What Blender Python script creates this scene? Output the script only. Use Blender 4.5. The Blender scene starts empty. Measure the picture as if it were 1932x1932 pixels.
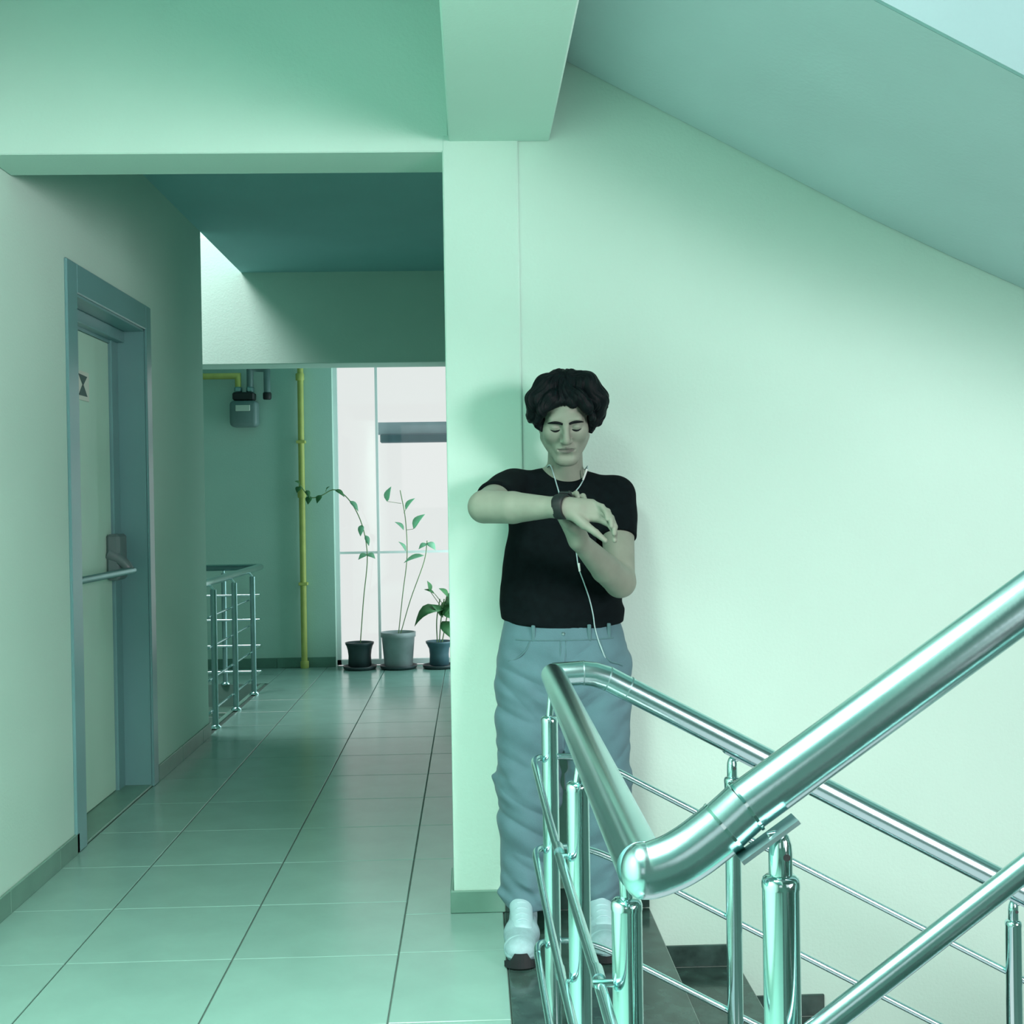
import bpy, bmesh, math, random
import numpy as np
import openvdb
from mathutils import Vector, Matrix

random.seed(7)
rng = np.random.default_rng(11)
SC = bpy.context.scene
COL = SC.collection

# ------------------------------------------------------------------ camera
H = 1.37
FPX = 2300.0
M_R = np.array((0.9993433, -0.03259799, -0.01582228))
M_U = np.array((0.01606031, 0.00705316, 0.99984615))
M_F = np.array((0.03248138, 0.99944366, -0.00757206))
cam_d = bpy.data.cameras.new('camera')
cam = bpy.data.objects.new('camera', cam_d)
COL.objects.link(cam)
cam_d.sensor_width = 36.0
cam_d.sensor_fit = 'HORIZONTAL'
cam_d.lens = 36.0 * FPX / 1932.0
cam_d.clip_start = 0.05
cam.matrix_world = Matrix(((M_R[0], M_U[0], -M_F[0], 0), (M_R[1], M_U[1], -M_F[1], 0),
                           (M_R[2], M_U[2], -M_F[2], H), (0, 0, 0, 1)))
SC.camera = cam

# ------------------------------------------------------------------ world, lights, exposure
SC.view_settings.view_transform = 'Standard'
SC.view_settings.look = 'None'
SC.view_settings.gamma = 1.0
SC.view_settings.use_curve_mapping = False
SC.view_settings.exposure = 0.0
SC.cycles.max_bounces = 10
SC.cycles.diffuse_bounces = 3
SC.cycles.glossy_bounces = 5
SC.cycles.transparent_max_bounces = 12
SC.cycles.sample_clamp_indirect = 6.0
SC.cycles.caustics_reflective = False
SC.cycles.caustics_refractive = False

w = bpy.data.worlds.new('sky')
SC.world = w
w.use_nodes = True
wn = w.node_tree.nodes['Background']
wn.inputs[0].default_value = (1.0, 0.99, 0.99, 1)
wn.inputs[1].default_value = 0.88

KEY = (1.0, 0.83, 0.87)


def area(name, loc, target, sx, sy, power, col, spread=180):
    L = bpy.data.lights.new(name, 'AREA')
    L.shape = 'RECTANGLE'
    L.size = sx
    L.size_y = sy
    L.energy = power
    L.color = col
    L.spread = math.radians(spread)
    o = bpy.data.objects.new(name, L)
    COL.objects.link(o)
    o.location = loc
    d = Vector(target) - Vector(loc)
    o.rotation_euler = d.to_track_quat('-Z', 'Y').to_euler()
    return o


# daylight through the stairwell window to the right of the viewer, ceiling lamp over the landing
area('stairwell_window_light', (3.9, -1.25, 1.75), (-1.7, 4.1, 1.5), 2.0, 2.1, 262, KEY, 116)
area('landing_ceiling_light', (-0.45, 1.3, 3.17), (-0.45, 1.3, 0.0), 0.9, 0.9, 180, (0.90, 0.93, 0.87), 130)
# added fill light behind the unseen side bay; skylight over the far stairs
area('corridor_side_fill', (0.36, 9.95, 1.35), (-1.4, 9.95, 1.35), 0.6, 2.3, 26, (0.75, 0.95, 1.0))
area('far_skylight', (-2.9, 7.6, 5.3), (-2.2, 8.6, 2.6), 1.6, 1.6, 235, (1.0, 0.90, 0.93))


# ------------------------------------------------------------------ helpers
def at(px, py, Y):
    """pixel of the 1932 frame -> world point in the plane y = Y"""
    d = M_R * (px - 966) / FPX - M_U * (py - 966) / FPX + M_F
    t = Y / d[1]
    return np.array((d[0] * t, Y, H + d[2] * t))


def tag(o, label=None, cat=None, group=None, kind=None):
    if label: o['label'] = label
    if cat: o['category'] = cat
    if group: o['group'] = group
    if kind: o['kind'] = kind
    return o


def empty(name, loc, label, cat, group=None, kind=None):
    o = bpy.data.objects.new(name, None)
    COL.objects.link(o)
    o.location = loc
    o.empty_display_size = 0.1
    return tag(o, label, cat, group, kind)


def link(name, me, mat, parent=None, smooth=False):
    o = bpy.data.objects.new(name, me)
    COL.objects.link(o)
    if mat is not None:
        me.materials.append(mat)
    if smooth:
        me.polygons.foreach_set('use_smooth', np.ones(len(me.polygons), bool))
    if parent is not None:
        o.parent = parent
        p = parent
        off = Vector((0, 0, 0))
        while p is not None:
            off += p.location
            p = p.parent
        me.transform(Matrix.Translation(-off))
    return o


def from_bm(name, bm, mat, parent=None, smooth=False):
    me = bpy.data.meshes.new(name)
    bm.normal_update()
    bm.to_mesh(me)
    bm.free()
    return link(name, me, mat, parent, smooth)


def box_bm(lo, hi, bevel=0.0, bm=None, seg=1):
    bm2 = bmesh.new()
    bmesh.ops.create_cube(bm2, size=1.0)
    for v in bm2.verts:
        for i in range(3):
            v.co[i] = lo[i] + (v.co[i] + 0.5) * (hi[i] - lo[i])
    if bevel > 0:
        bmesh.ops.bevel(bm2, geom=list(bm2.edges), offset=bevel, segments=seg, affect='EDGES', profile=0.5)
    if bm is None:
        return bm2
    me = bpy.data.meshes.new('tmp')
    bm2.to_mesh(me)
    bm2.free()
    bm.from_mesh(me)
    bpy.data.meshes.remove(me)
    return bm


def box(name, lo, hi, mat, parent=None, bevel=0.0, seg=1):
    return from_bm(name, box_bm(lo, hi, bevel, seg=seg), mat, parent)


def prism_xz(name, poly, y0, y1, mat, parent=None, bevel=0.0):
    """polygon in the x-z plane pushed from y0 to y1"""
    bm = bmesh.new()
    a = [bm.verts.new((p[0], y0, p[1])) for p in poly]
    b = [bm.verts.new((p[0], y1, p[1])) for p in poly]
    bm.faces.new(a)
    bm.faces.new(b[::-1])
    n = len(poly)
    for i in range(n):
        bm.faces.new((a[i], b[i], b[(i + 1) % n], a[(i + 1) % n]))
    bmesh.ops.recalc_face_normals(bm, faces=bm.faces)
    if bevel:
        bmesh.ops.bevel(bm, geom=list(bm.edges), offset=bevel, segments=2, affect='EDGES')
    return from_bm(name, bm, mat, parent)


def smooth_path(pts, n=6):
    """Catmull-Rom through pts"""
    P = [np.array(p, float) for p in pts]
    P = [2 * P[0] - P[1]] + P + [2 * P[-1] - P[-2]]
    out = []
    for i in range(1, len(P) - 2):
        for k in range(n):
            t = k / n
            a, b, c, d = P[i - 1], P[i], P[i + 1], P[i + 2]
            out.append(0.5 * ((2 * b) + (c - a) * t + (2 * a - 5 * b + 4 * c - d) * t * t + (3 * b - a - 3 * c + d) * t ** 3))
    out.append(P[-2])
    return out


def tube_bm(pts, r, seg=16, caps=True, bm=None, flat=None):
    bm = bm or bmesh.new()
    P = [Vector(p) for p in pts]
    rs = r if isinstance(r, (list, tuple, np.ndarray)) else [r] * len(P)
    T = []
    for i in range(len(P)):
        if i == 0: t = P[1] - P[0]
        elif i == len(P) - 1: t = P[-1] - P[-2]
        else: t = (P[i + 1] - P[i]).normalized() + (P[i] - P[i - 1]).normalized()
        T.append(t.normalized())
    u = T[0].orthogonal().normalized()
    rings = []
    for i in range(len(P)):
        u = (u - T[i] * u.dot(T[i])).normalized()
        v = T[i].cross(u)
        k = 1.0
        ax = None
        if 0 < i < len(P) - 1:
            d0 = (P[i] - P[i - 1]).normalized()
            d1 = (P[i + 1] - P[i]).normalized()
            c = max(0.35, math.sqrt(max(0.0, (1 + d0.dot(d1)) / 2)))
            bi = d1 - d0
            if bi.length > 1e-4:
                ax = bi.normalized()
                k = 1 / c
        ring = []
        for s in range(seg):
            a = 2 * math.pi * s / seg
            o = (u * math.cos(a) + v * math.sin(a)) * float(rs[i])
            if ax is not None:
                o = o + ax * o.dot(ax) * (k - 1)
            ring.append(bm.verts.new(P[i] + o))
        rings.append(ring)
    for i in range(len(rings) - 1):
        for s in range(seg):
            f = bm.faces.new((rings[i][s], rings[i][(s + 1) % seg], rings[i + 1][(s + 1) % seg], rings[i + 1][s]))
            f.smooth = True
    if caps:
        for rg, fl_p in ((rings[0], True), (rings[-1], False)):
            cp = [bm.verts.new(v.co) for v in rg]
            bm.faces.new(cp[::-1] if fl_p else cp)
    return bm


def tube(name, pts, r, mat, parent=None, seg=16, caps=True):
    return from_bm(name, tube_bm(pts, r, seg, caps), mat, parent)


def lathe(name, prof, center, mat, parent=None, seg=24, smooth=True):
    bm = bmesh.new()
    rings = []
    for (r, z) in prof:
        rings.append([bm.verts.new((center[0] + r * math.cos(2 * math.pi * s / seg), center[1] + r * math.sin(2 * math.pi * s / seg), center[2] + z)) for s in range(seg)])
    for i in range(len(rings) - 1):
        for s in range(seg):
            f = bm.faces.new((rings[i][s], rings[i][(s + 1) % seg], rings[i + 1][(s + 1) % seg], rings[i + 1][s]))
            f.smooth = smooth
    for rg, fl_p in ((rings[0], True), (rings[-1], False)):
        cp = [bm.verts.new(v.co) for v in rg]
        bm.faces.new(cp[::-1] if fl_p else cp)
    return from_bm(name, bm, mat, parent)


# ------------------------------------------------------------------ materials
def mat(name, col, rough=0.6, metal=0.0, noise=0.0, scale=8.0, bump=0.0, bscale=60.0, rand=0.0, spec=0.5, trans=0.0, coat=0.0, sheen=0.0, detail=4.0, stretch=None):
    m = bpy.data.materials.new(name)
    m.use_nodes = True
    nt = m.node_tree
    b = nt.nodes['Principled BSDF']
    b.inputs['Base Color'].default_value = (*col, 1)
    b.inputs['Roughness'].default_value = rough
    b.inputs['Metallic'].default_value = metal
    b.inputs['Specular IOR Level'].default_value = spec
    b.inputs['Coat Weight'].default_value = coat
    b.inputs['Coat Roughness'].default_value = 0.1
    b.inputs['Sheen Weight'].default_value = sheen
    tc = nt.nodes.new('ShaderNodeTexCoord')
    src = tc.outputs['Object']
    if stretch:
        mp = nt.nodes.new('ShaderNodeMapping')
        mp.inputs['Scale'].default_value = stretch
        nt.links.new(src, mp.inputs['Vector'])
        src = mp.outputs['Vector']
    cur = None
    if noise > 0:
        n = nt.nodes.new('ShaderNodeTexNoise')
        n.inputs['Scale'].default_value = scale
        n.inputs['Detail'].default_value = detail
        nt.links.new(src, n.inputs['Vector'])
        r = nt.nodes.new('ShaderNodeMapRange')
        r.inputs['From Min'].default_value = 0.3
        r.inputs['From Max'].default_value = 0.7
        r.inputs['To Min'].default_value = 1 - noise
        r.inputs['To Max'].default_value = 1 + noise
        nt.links.new(n.outputs['Fac'], r.inputs['Value'])
        cur = r.outputs['Result']
    if rand > 0:
        oi = nt.nodes.new('ShaderNodeObjectInfo')
        r2 = nt.nodes.new('ShaderNodeMapRange')
        r2.inputs['To Min'].default_value = 1 - rand
        r2.inputs['To Max'].default_value = 1 + rand
        nt.links.new(oi.outputs['Random'], r2.inputs['Value'])
        if cur is None:
            cur = r2.outputs['Result']
        else:
            mm = nt.nodes.new('ShaderNodeMath')
            mm.operation = 'MULTIPLY'
            nt.links.new(cur, mm.inputs[0])
            nt.links.new(r2.outputs['Result'], mm.inputs[1])
            cur = mm.outputs[0]
    if cur is not None:
        vm = nt.nodes.new('ShaderNodeVectorMath')
        vm.operation = 'SCALE'
        vm.inputs[0].default_value = col
        nt.links.new(cur, vm.inputs['Scale'])
        nt.links.new(vm.outputs['Vector'], b.inputs['Base Color'])
    if bump > 0:
        n2 = nt.nodes.new('ShaderNodeTexNoise')
        n2.inputs['Scale'].default_value = bscale
        n2.inputs['Detail'].default_value = 5
        nt.links.new(src, n2.inputs['Vector'])
        bp = nt.nodes.new('ShaderNodeBump')
        bp.inputs['Strength'].default_value = bump
        bp.inputs['Distance'].default_value = 0.01
        nt.links.new(n2.outputs['Fac'], bp.inputs['Height'])
        nt.links.new(bp.outputs['Normal'], b.inputs['Normal'])
    if trans > 0:
        tr = nt.nodes.new('ShaderNodeBsdfTranslucent')
        tr.inputs['Color'].default_value = (*col, 1)
        mx = nt.nodes.new('ShaderNodeMixShader')
        mx.inputs['Fac'].default_value = trans
        nt.links.new(b.outputs[0], mx.inputs[1])
        nt.links.new(tr.outputs[0], mx.inputs[2])
        nt.links.new(mx.outputs[0], nt.nodes['Material Output'].inputs['Surface'])
    return m


def glass_mat():
    m = bpy.data.materials.new('window_glass')
    m.use_nodes = True
    nt = m.node_tree
    nt.nodes.remove(nt.nodes['Principled BSDF'])
    t = nt.nodes.new('ShaderNodeBsdfTransparent')
    t.inputs['Color'].default_value = (0.96, 0.99, 0.98, 1)
    g = nt.nodes.new('ShaderNodeBsdfGlossy')
    g.inputs['Roughness'].default_value = 0.02
    lw = nt.nodes.new('ShaderNodeLayerWeight')
    lw.inputs['Blend'].default_value = 0.5
    pw = nt.nodes.new('ShaderNodeMath')
    pw.operation = 'POWER'
    pw.inputs[1].default_value = 5.0
    nt.links.new(lw.outputs['Facing'], pw.inputs[0])
    fr = nt.nodes.new('ShaderNodeMath')
    fr.operation = 'MULTIPLY_ADD'
    fr.inputs[1].default_value = 0.6
    fr.inputs[2].default_value = 0.03
    nt.links.new(pw.outputs[0], fr.inputs[0])
    mx = nt.nodes.new('ShaderNodeMixShader')
    nt.links.new(fr.outputs[0], mx.inputs['Fac'])
    nt.links.new(t.outputs[0], mx.inputs[1])
    nt.links.new(g.outputs[0], mx.inputs[2])
    nt.links.new(mx.outputs[0], nt.nodes['Material Output'].inputs['Surface'])
    return m


M_WALL = mat('wall_paint', (0.50, 0.75, 0.65), 0.75, noise=0.025, scale=1.6, bump=0.12, bscale=90, spec=0.25)
M_SIDE = mat('stringer_paint_dimmed', (0.31, 0.55, 0.54), 0.75, noise=0.03, scale=2.0, bump=0.12, bscale=70, spec=0.2)  # colour darkened to offset the strong window light on this face
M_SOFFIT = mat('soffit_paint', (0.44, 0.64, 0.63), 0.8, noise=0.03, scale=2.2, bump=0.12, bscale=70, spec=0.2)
M_WALLD = mat('wall_paint_low_bounce', (0.18, 0.32, 0.28), 0.75, noise=0.03, scale=1.6, spec=0.25)  # wall colour darkened to cut bounce light in hall and far stairwell
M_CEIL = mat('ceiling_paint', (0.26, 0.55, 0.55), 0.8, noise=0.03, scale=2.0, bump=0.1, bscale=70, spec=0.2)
M_GROUT = mat('grout', (0.10, 0.17, 0.145), 0.85, noise=0.1, scale=30)
M_TILE = mat('floor_tile', (0.20, 0.385, 0.33), 0.2, noise=0.05, scale=5.0, bump=0.03, bscale=25, rand=0.035, spec=0.25)
M_BASE = mat('skirting_tile', (0.13, 0.28, 0.22), 0.35, noise=0.08, scale=9, rand=0.06)
M_GRANITE = mat('dark_granite', (0.034, 0.072, 0.062), 0.16, noise=0.45, scale=14, spec=0.55, detail=8, bump=0.02, bscale=40)
M_STEEL = mat('brushed_steel', (0.52, 0.78, 0.79), 0.22, 1.0, noise=0.05, scale=5, bump=0.015, bscale=160, stretch=(1, 1, 1))
M_STEEL2 = mat('polished_steel', (0.60, 0.84, 0.83), 0.10, 1.0, noise=0.03, scale=6)
M_STEELD = mat('dull_steel', (0.30, 0.48, 0.48), 0.4, 1.0, noise=0.08, scale=10)
M_HOLE = mat('dark_rubber', (0.012, 0.02, 0.02), 0.6, noise=0.1, scale=20)
M_DOOR = mat('door_paint', (0.46, 0.76, 0.62), 0.5, noise=0.03, scale=3)
M_FRAME = mat('frame_paint', (0.15, 0.34, 0.345), 0.28, noise=0.03, scale=3)
M_LATCH = mat('latch_case', (0.12, 0.19, 0.19), 0.4, noise=0.05, scale=10)
M_GAS = mat('yellow_paint', (0.50, 0.55, 0.15), 0.45, noise=0.08, scale=12)
M_METER = mat('meter_grey', (0.16, 0.26, 0.25), 0.45, noise=0.06, scale=12)
M_POT_D = mat('dark_pot', (0.03, 0.055, 0.06), 0.5, noise=0.12, scale=14)
M_POT_G = mat('grey_pot', (0.36, 0.41, 0.42), 0.6, noise=0.10, scale=10)
M_POT_B = mat('slate_pot', (0.06, 0.13, 0.16), 0.5, noise=0.10, scale=10)
M_SOIL = mat('soil', (0.05, 0.045, 0.035), 0.95, noise=0.3, scale=60, bump=0.6, bscale=90)
M_LEAF = mat('leaf_green', (0.10, 0.30, 0.12), 0.45, noise=0.15, scale=20, trans=0.35, rand=0.12)
M_LEAF2 = mat('leaf_backlit', (0.42, 0.75, 0.55), 0.45, noise=0.12, scale=20, trans=0.6, rand=0.1)  # leaf green lightened: backlight and haze put into the colour
M_STEM = mat('stem', (0.22, 0.36, 0.16), 0.6, noise=0.1, scale=30)
M_WHITE = mat('white_frame', (0.82, 0.88, 0.86), 0.4, noise=0.02, scale=5)
M_EAVE = mat('eave_blue_grey', (0.30, 0.40, 0.46), 0.6, noise=0.12, scale=4)
M_OUT = mat('outside_paving', (0.75, 0.78, 0.75), 0.8, noise=0.05, scale=3)
M_GLASS = glass_mat()
M_SKIN = mat('skin', (0.215, 0.262, 0.208), 0.5, noise=0.05, scale=24, spec=0.3, bump=0.03, bscale=220)
M_LIP = mat('lip', (0.13, 0.15, 0.125), 0.42, noise=0.05, scale=40)
M_HAIR = mat('hair_dark', (0.002, 0.006, 0.007), 0.5, noise=0.3, scale=60, bump=0.25, bscale=140, stretch=(3, 3, 0.5), spec=0.12)
M_TEE = mat('black_cotton', (0.003, 0.007, 0.008), 0.9, noise=0.2, scale=40, bump=0.15, bscale=350, spec=0.08)
M_PANTS = mat('grey_twill', (0.085, 0.185, 0.21), 0.85, noise=0.07, scale=14, bump=0.2, bscale=420, spec=0.2, sheen=0.1)
M_PANTS_D = mat('grey_twill_seam', (0.08, 0.18, 0.19), 0.85, noise=0.08, scale=30, spec=0.2)
M_SHOE = mat('white_leather', (0.31, 0.52, 0.54), 0.5, noise=0.05, scale=25)
M_SHOE_G = mat('grey_mesh', (0.25, 0.43, 0.45), 0.7, noise=0.08, scale=60, bump=0.2, bscale=300)
M_SOLE = mat('black_rubber', (0.005, 0.012, 0.013), 0.6, noise=0.15, scale=30)
M_WATCH = mat('black_strap', (0.003, 0.008, 0.009), 0.55, noise=0.1, scale=40)
M_SCREEN = mat('watch_glass', (0.01, 0.012, 0.014), 0.08, noise=0.05, scale=10)
M_CORD = mat('grey_cord', (0.32, 0.50, 0.50), 0.5, noise=0.05, scale=40)
M_SIGN = mat('sign_dark', (0.04, 0.10, 0.09), 0.5, noise=0.05, scale=30)
M_SIGN_P = mat('sign_pale', (0.62, 0.74, 0.64), 0.5, noise=0.03, scale=20)

XL = -1.60          # face of the wall with the door
YC = 4.08           # face of the column and lintel
YW = 4.089           # face of the stair wall
YE = 7.36           # far end of the wall with the door
YB = 8.65           # far beam
YF = 10.40          # end wall of the corridor
ZC = 3.02           # corridor ceiling

# ------------------------------------------------------------------ room shell
# floor: grout bed with one tile object each
fl = bpy.data.objects.new('floor', None)
COL.objects.link(fl)
tag(fl, 'glossy pale square tiled floor of the landing and corridor with dark joints', 'floor', kind='structure')
bm = bmesh.new()
box_bm((XL - 0.2, -2.4, -0.25), (0.083, 4.34, -0.006), bm=bm)
box_bm((XL - 0.05, 4.34, -0.25), (0.30, YF + 0.1, -0.006), bm=bm)
box_bm((-4.2, 9.5, -0.25), (XL - 0.05, YF + 0.1, -0.006), bm=bm)
from_bm('grout', bm, M_GROUT, fl)
xs = [-1.0e9, -1.2515, -0.749, -0.246, 0.0835, 0.32]
tile_mesh = {}


def add_tile(x0, x1, y0, y1):
    g = 0.0022
    lo = (x0 + g, y0 + g, -0.02)
    hi = (x1 - g, y1 - g, 0.0)
    key = (round(x1 - x0, 3), round(y1 - y0, 3))
    if key not in tile_mesh:
        b = bmesh.new()
        a = 0.0018
        X, Y = (x1 - x0) / 2 - g, (y1 - y0) / 2 - g
        r0 = [b.verts.new(p) for p in ((-X, -Y, -.02), (X, -Y, -.02), (X, Y, -.02), (-X, Y, -.02))]
        r1 = [b.verts.new(p) for p in ((-X, -Y, -a), (X, -Y, -a), (X, Y, -a), (-X, Y, -a))]
        r2 = [b.verts.new(p) for p in ((-X + a, -Y + a, 0), (X - a, -Y + a, 0), (X - a, Y - a, 0), (-X + a, Y - a, 0))]
        for A, B in ((r0, r1), (r1, r2)):
            for i in range(4):
                b.faces.new((A[i], A[(i + 1) % 4], B[(i + 1) % 4], B[i]))
        b.faces.new(r2)
        b.faces.new(r0[::-1])
        me = bpy.data.meshes.new('tile')
        b.to_mesh(me)
        b.free()
        me.materials.append(M_TILE)
        tile_mesh[key] = me
    o = bpy.data.objects.new('tile', tile_mesh[key])
    COL.objects.link(o)
    o.parent = fl
    o.location = ((x0 + x1) / 2, (y0 + y1) / 2, 0)


T = 0.4965
for ci, (x0, x1) in enumerate(((XL, -1.2515), (-1.2515, -0.749), (-0.749, -0.246), (-0.246, 0.083))):
    k = -10
    while True:
        y0 = 3.711 + k * T
        k += 1
        if ci == 3 and y0 + T > 3.0 and y0 < 4.4:
            continue
        if y0 + T > YF + 0.02:
            y1 = YF
            if y1 - y0 > 0.06:
                add_tile(x0, x1, y0, y1)
            break
        if ci == 3 and y0 < 3.0:
            add_tile(x0, x1, y0 - 0.492, y0 + T - 0.492)
        else:
            add_tile(x0, x1, y0, y0 + T)
for y0, y1 in ((3.711 - T - .492 + .492 - T, 3.22), (3.22, 3.727), (3.727, 4.073), (4.073, 3.711 + 2 * T)):
    add_tile(-0.246, 0.083, y0, y1)
for i in range(5):
    for j in range(2):
        add_tile(XL - (i + 1) * 0.5, XL - i * 0.5, 9.5 + j * 0.45, 9.95 + j * 0.45)
for j in range(12):
    y0 = 3.711 + (j + 2) * T
    if y0 + T < YF:
        add_tile(0.083, 0.30, y0, y0 + T)

# wall with the fire door
bm = bmesh.new()
DY0, DY1, DZ = 4.99, 6.07, 2.27     # door opening
box_bm((XL - 0.25, -2.4, -0.2), (XL, DY0, 3.2), bm=bm)
box_bm((XL - 0.25, DY1, -0.2), (XL, YE, 3.2), bm=bm)
box_bm((XL - 0.25, DY0, DZ), (XL, DY1, 3.2), bm=bm)
tag(from_bm('wall_left', bm, M_WALL), 'long pale green wall that holds the fire door', 'wall', kind='structure')
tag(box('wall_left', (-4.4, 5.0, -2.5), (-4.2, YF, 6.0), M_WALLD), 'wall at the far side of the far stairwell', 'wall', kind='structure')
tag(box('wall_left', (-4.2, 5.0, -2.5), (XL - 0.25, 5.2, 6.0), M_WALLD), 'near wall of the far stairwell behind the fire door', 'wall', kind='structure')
# end wall with the glazed opening
OX0 = -1.178
bm = bmesh.new()
box_bm((-4.2, YF, -2.5), (OX0, YF + 0.22, 6.0), bm=bm)
box_bm((OX0, YF, 2.75), (0.3, YF + 0.22, 6.0), bm=bm)
tag(from_bm('wall_back', bm, M_WALL), 'pale end wall of the corridor beyond the far railing', 'wall', kind='structure')
# corridor side wall with an added glazed bay for the fill light, unseen behind the column
bm = bmesh.new()
box_bm((0.17, 4.34, -0.2), (0.30, 9.6, ZC), bm=bm)
box_bm((0.17, 10.32, -0.2), (0.30, YF, ZC), bm=bm)
box_bm((0.17, 9.6, 2.65), (0.30, 10.32, ZC), bm=bm)
tag(from_bm('wall_right', bm, M_WALL), 'corridor side wall with an added glazed bay near its end', 'wall', kind='structure')
# stair wall the man leans on
tag(box('wall_back', (0.10, YW, -2.6), (4.4, 4.34, 6.0), M_WALL), 'bright mint stair wall that the man leans on', 'wall', kind='structure')
# column
tag(box('trim_1', (-0.082, YC, -0.1), (0.172, 4.339, 2.60), M_WALL, bevel=0.006, seg=2), 'square painted column at the end of the stair wall', 'column', kind='structure')
# lintel and wall above it
tag(box('trim_2', (XL, YC + 0.002, 2.545), (-0.06, 4.338, 3.4), M_WALL, bevel=0.004), 'deep painted lintel over the corridor opening', 'lintel', kind='structure')
# beam above the landing edge
tag(box('trim_3', (-0.06, -2.4, 2.579), (0.278, YW - 0.001, 3.4), M_WALL, bevel=0.006, seg=2), 'ceiling beam running from the column towards the viewer', 'beam', kind='structure')
# far beam
tag(box('trim_4', (-4.2, YB, 2.375), (0.17, YB + 0.30, ZC + 0.25), M_WALL, bevel=0.004), 'cross beam in front of the bright glazing at the corridor end', 'beam', kind='structure')
# ceilings
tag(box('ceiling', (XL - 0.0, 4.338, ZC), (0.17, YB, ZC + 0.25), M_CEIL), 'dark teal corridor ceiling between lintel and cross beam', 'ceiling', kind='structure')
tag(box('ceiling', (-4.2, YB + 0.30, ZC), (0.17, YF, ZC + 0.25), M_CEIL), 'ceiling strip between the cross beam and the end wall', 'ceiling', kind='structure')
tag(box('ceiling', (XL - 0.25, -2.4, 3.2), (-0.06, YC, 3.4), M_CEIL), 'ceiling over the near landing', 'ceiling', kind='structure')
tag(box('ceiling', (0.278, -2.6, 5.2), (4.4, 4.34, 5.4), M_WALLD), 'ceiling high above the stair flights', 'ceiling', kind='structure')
# outer walls of the stair hall, behind and beside the viewer
bm = bmesh.new()
box_bm((-1.85, -2.6, -2.6), (-1.35, -2.4, 5.4), bm=bm)
box_bm((-0.05, -2.6, -2.6), (1.7, -2.4, 5.4), bm=bm)
box_bm((4.1, -2.6, -2.6), (4.6, -2.4, 5.4), bm=bm)
box_bm((-1.35, -2.6, -2.6), (-0.05, -2.4, 1.3), bm=bm)
box_bm((-1.35, -2.6, 2.9), (-0.05, -2.4, 5.4), bm=bm)
box_bm((1.7, -2.6, -2.6), (4.1, -2.4, 1.3), bm=bm)
box_bm((1.7, -2.6, 3.6), (4.1, -2.4, 5.4), bm=bm)
tag(from_bm('wall_front', bm, M_WALLD), 'wall behind the viewer with two window openings', 'wall', kind='structure')
tag(box('wall_right', (4.4, -2.6, -2.6), (4.6, 4.34, 5.4), M_WALLD), 'outer wall beyond the half landing', 'wall', kind='structure')

# skirting tiles
sk = empty('baseboard_left', (XL, 0, 0), 'grey green skirting tiles along the wall with the fire door', 'baseboard', kind='structure')
y = -2.3
while y < DY0 - 0.09:
    y1 = min(y + 0.499, DY0 - 0.075)
    box('tile', (XL + 0.001, y + 0.001, 0.0), (XL + 0.012, y1 - 0.001, 0.08), M_BASE, sk, 0.0015)
    y = y1
y = DY1 + 0.08
while y < YE - 0.02:
    y1 = min(y + 0.5, YE + 0.012)
    box('tile', (XL + 0.001, y + 0.001, 0.0), (XL + 0.012, y1 - 0.001, 0.08), M_BASE, sk, 0.0015)
    y = y1
sk = empty('baseboard_back', (0, YC, 0), 'grey green skirting tiles round the foot of the column', 'baseboard', kind='structure')
box('tile', (-0.094, YC - 0.013, 0.0), (0.09, YC - 0.001, 0.075), M_BASE, sk, 0.003)
box('tile', (-0.094, YC, 0.0), (-0.083, 4.339, 0.075), M_BASE, sk, 0.003)
sk = empty('baseboard_back', (0, YF, 0), 'dark skirting tiles along the end wall below the gas meter', 'baseboard', kind='structure')
for i in range(6):
    box('tile', (OX0 - 0.5 * (i + 1) + 0.001, YF - 0.012, 0.0), (OX0 - 0.5 * i - 0.001, YF - 0.001, 0.085), M_BASE, sk, 0.002)

# ------------------------------------------------------------------ far stairwell slab edge and stairs
tag(box('trim_5', (XL - 0.06, YE, -0.25), (XL - 0.03, 9.5, 0.0), M_BASE), 'slab edge under the far railing', 'slab edge', kind='structure')
fs = empty('stairs', (-2.6, 8.4, -1.0), 'far stair flight going down behind the far railing', 'stairs', kind='structure')
for i in range(7):
    box('tread', (-4.15, 9.5 - 0.3 * (i + 1), -0.17 * (i + 1) - 0.03), (XL - 0.07, 9.5 - 0.3 * i, -0.17 * (i + 1)), M_BASE, fs, 0.003)
    box('riser', (-4.15, 9.5 - 0.3 * i - 0.02, -0.17 * (i + 1)), (XL - 0.07, 9.5 - 0.3 * i, -0.17 * i - 0.03 * (i > 0)), M_WALLD, fs)

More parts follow.
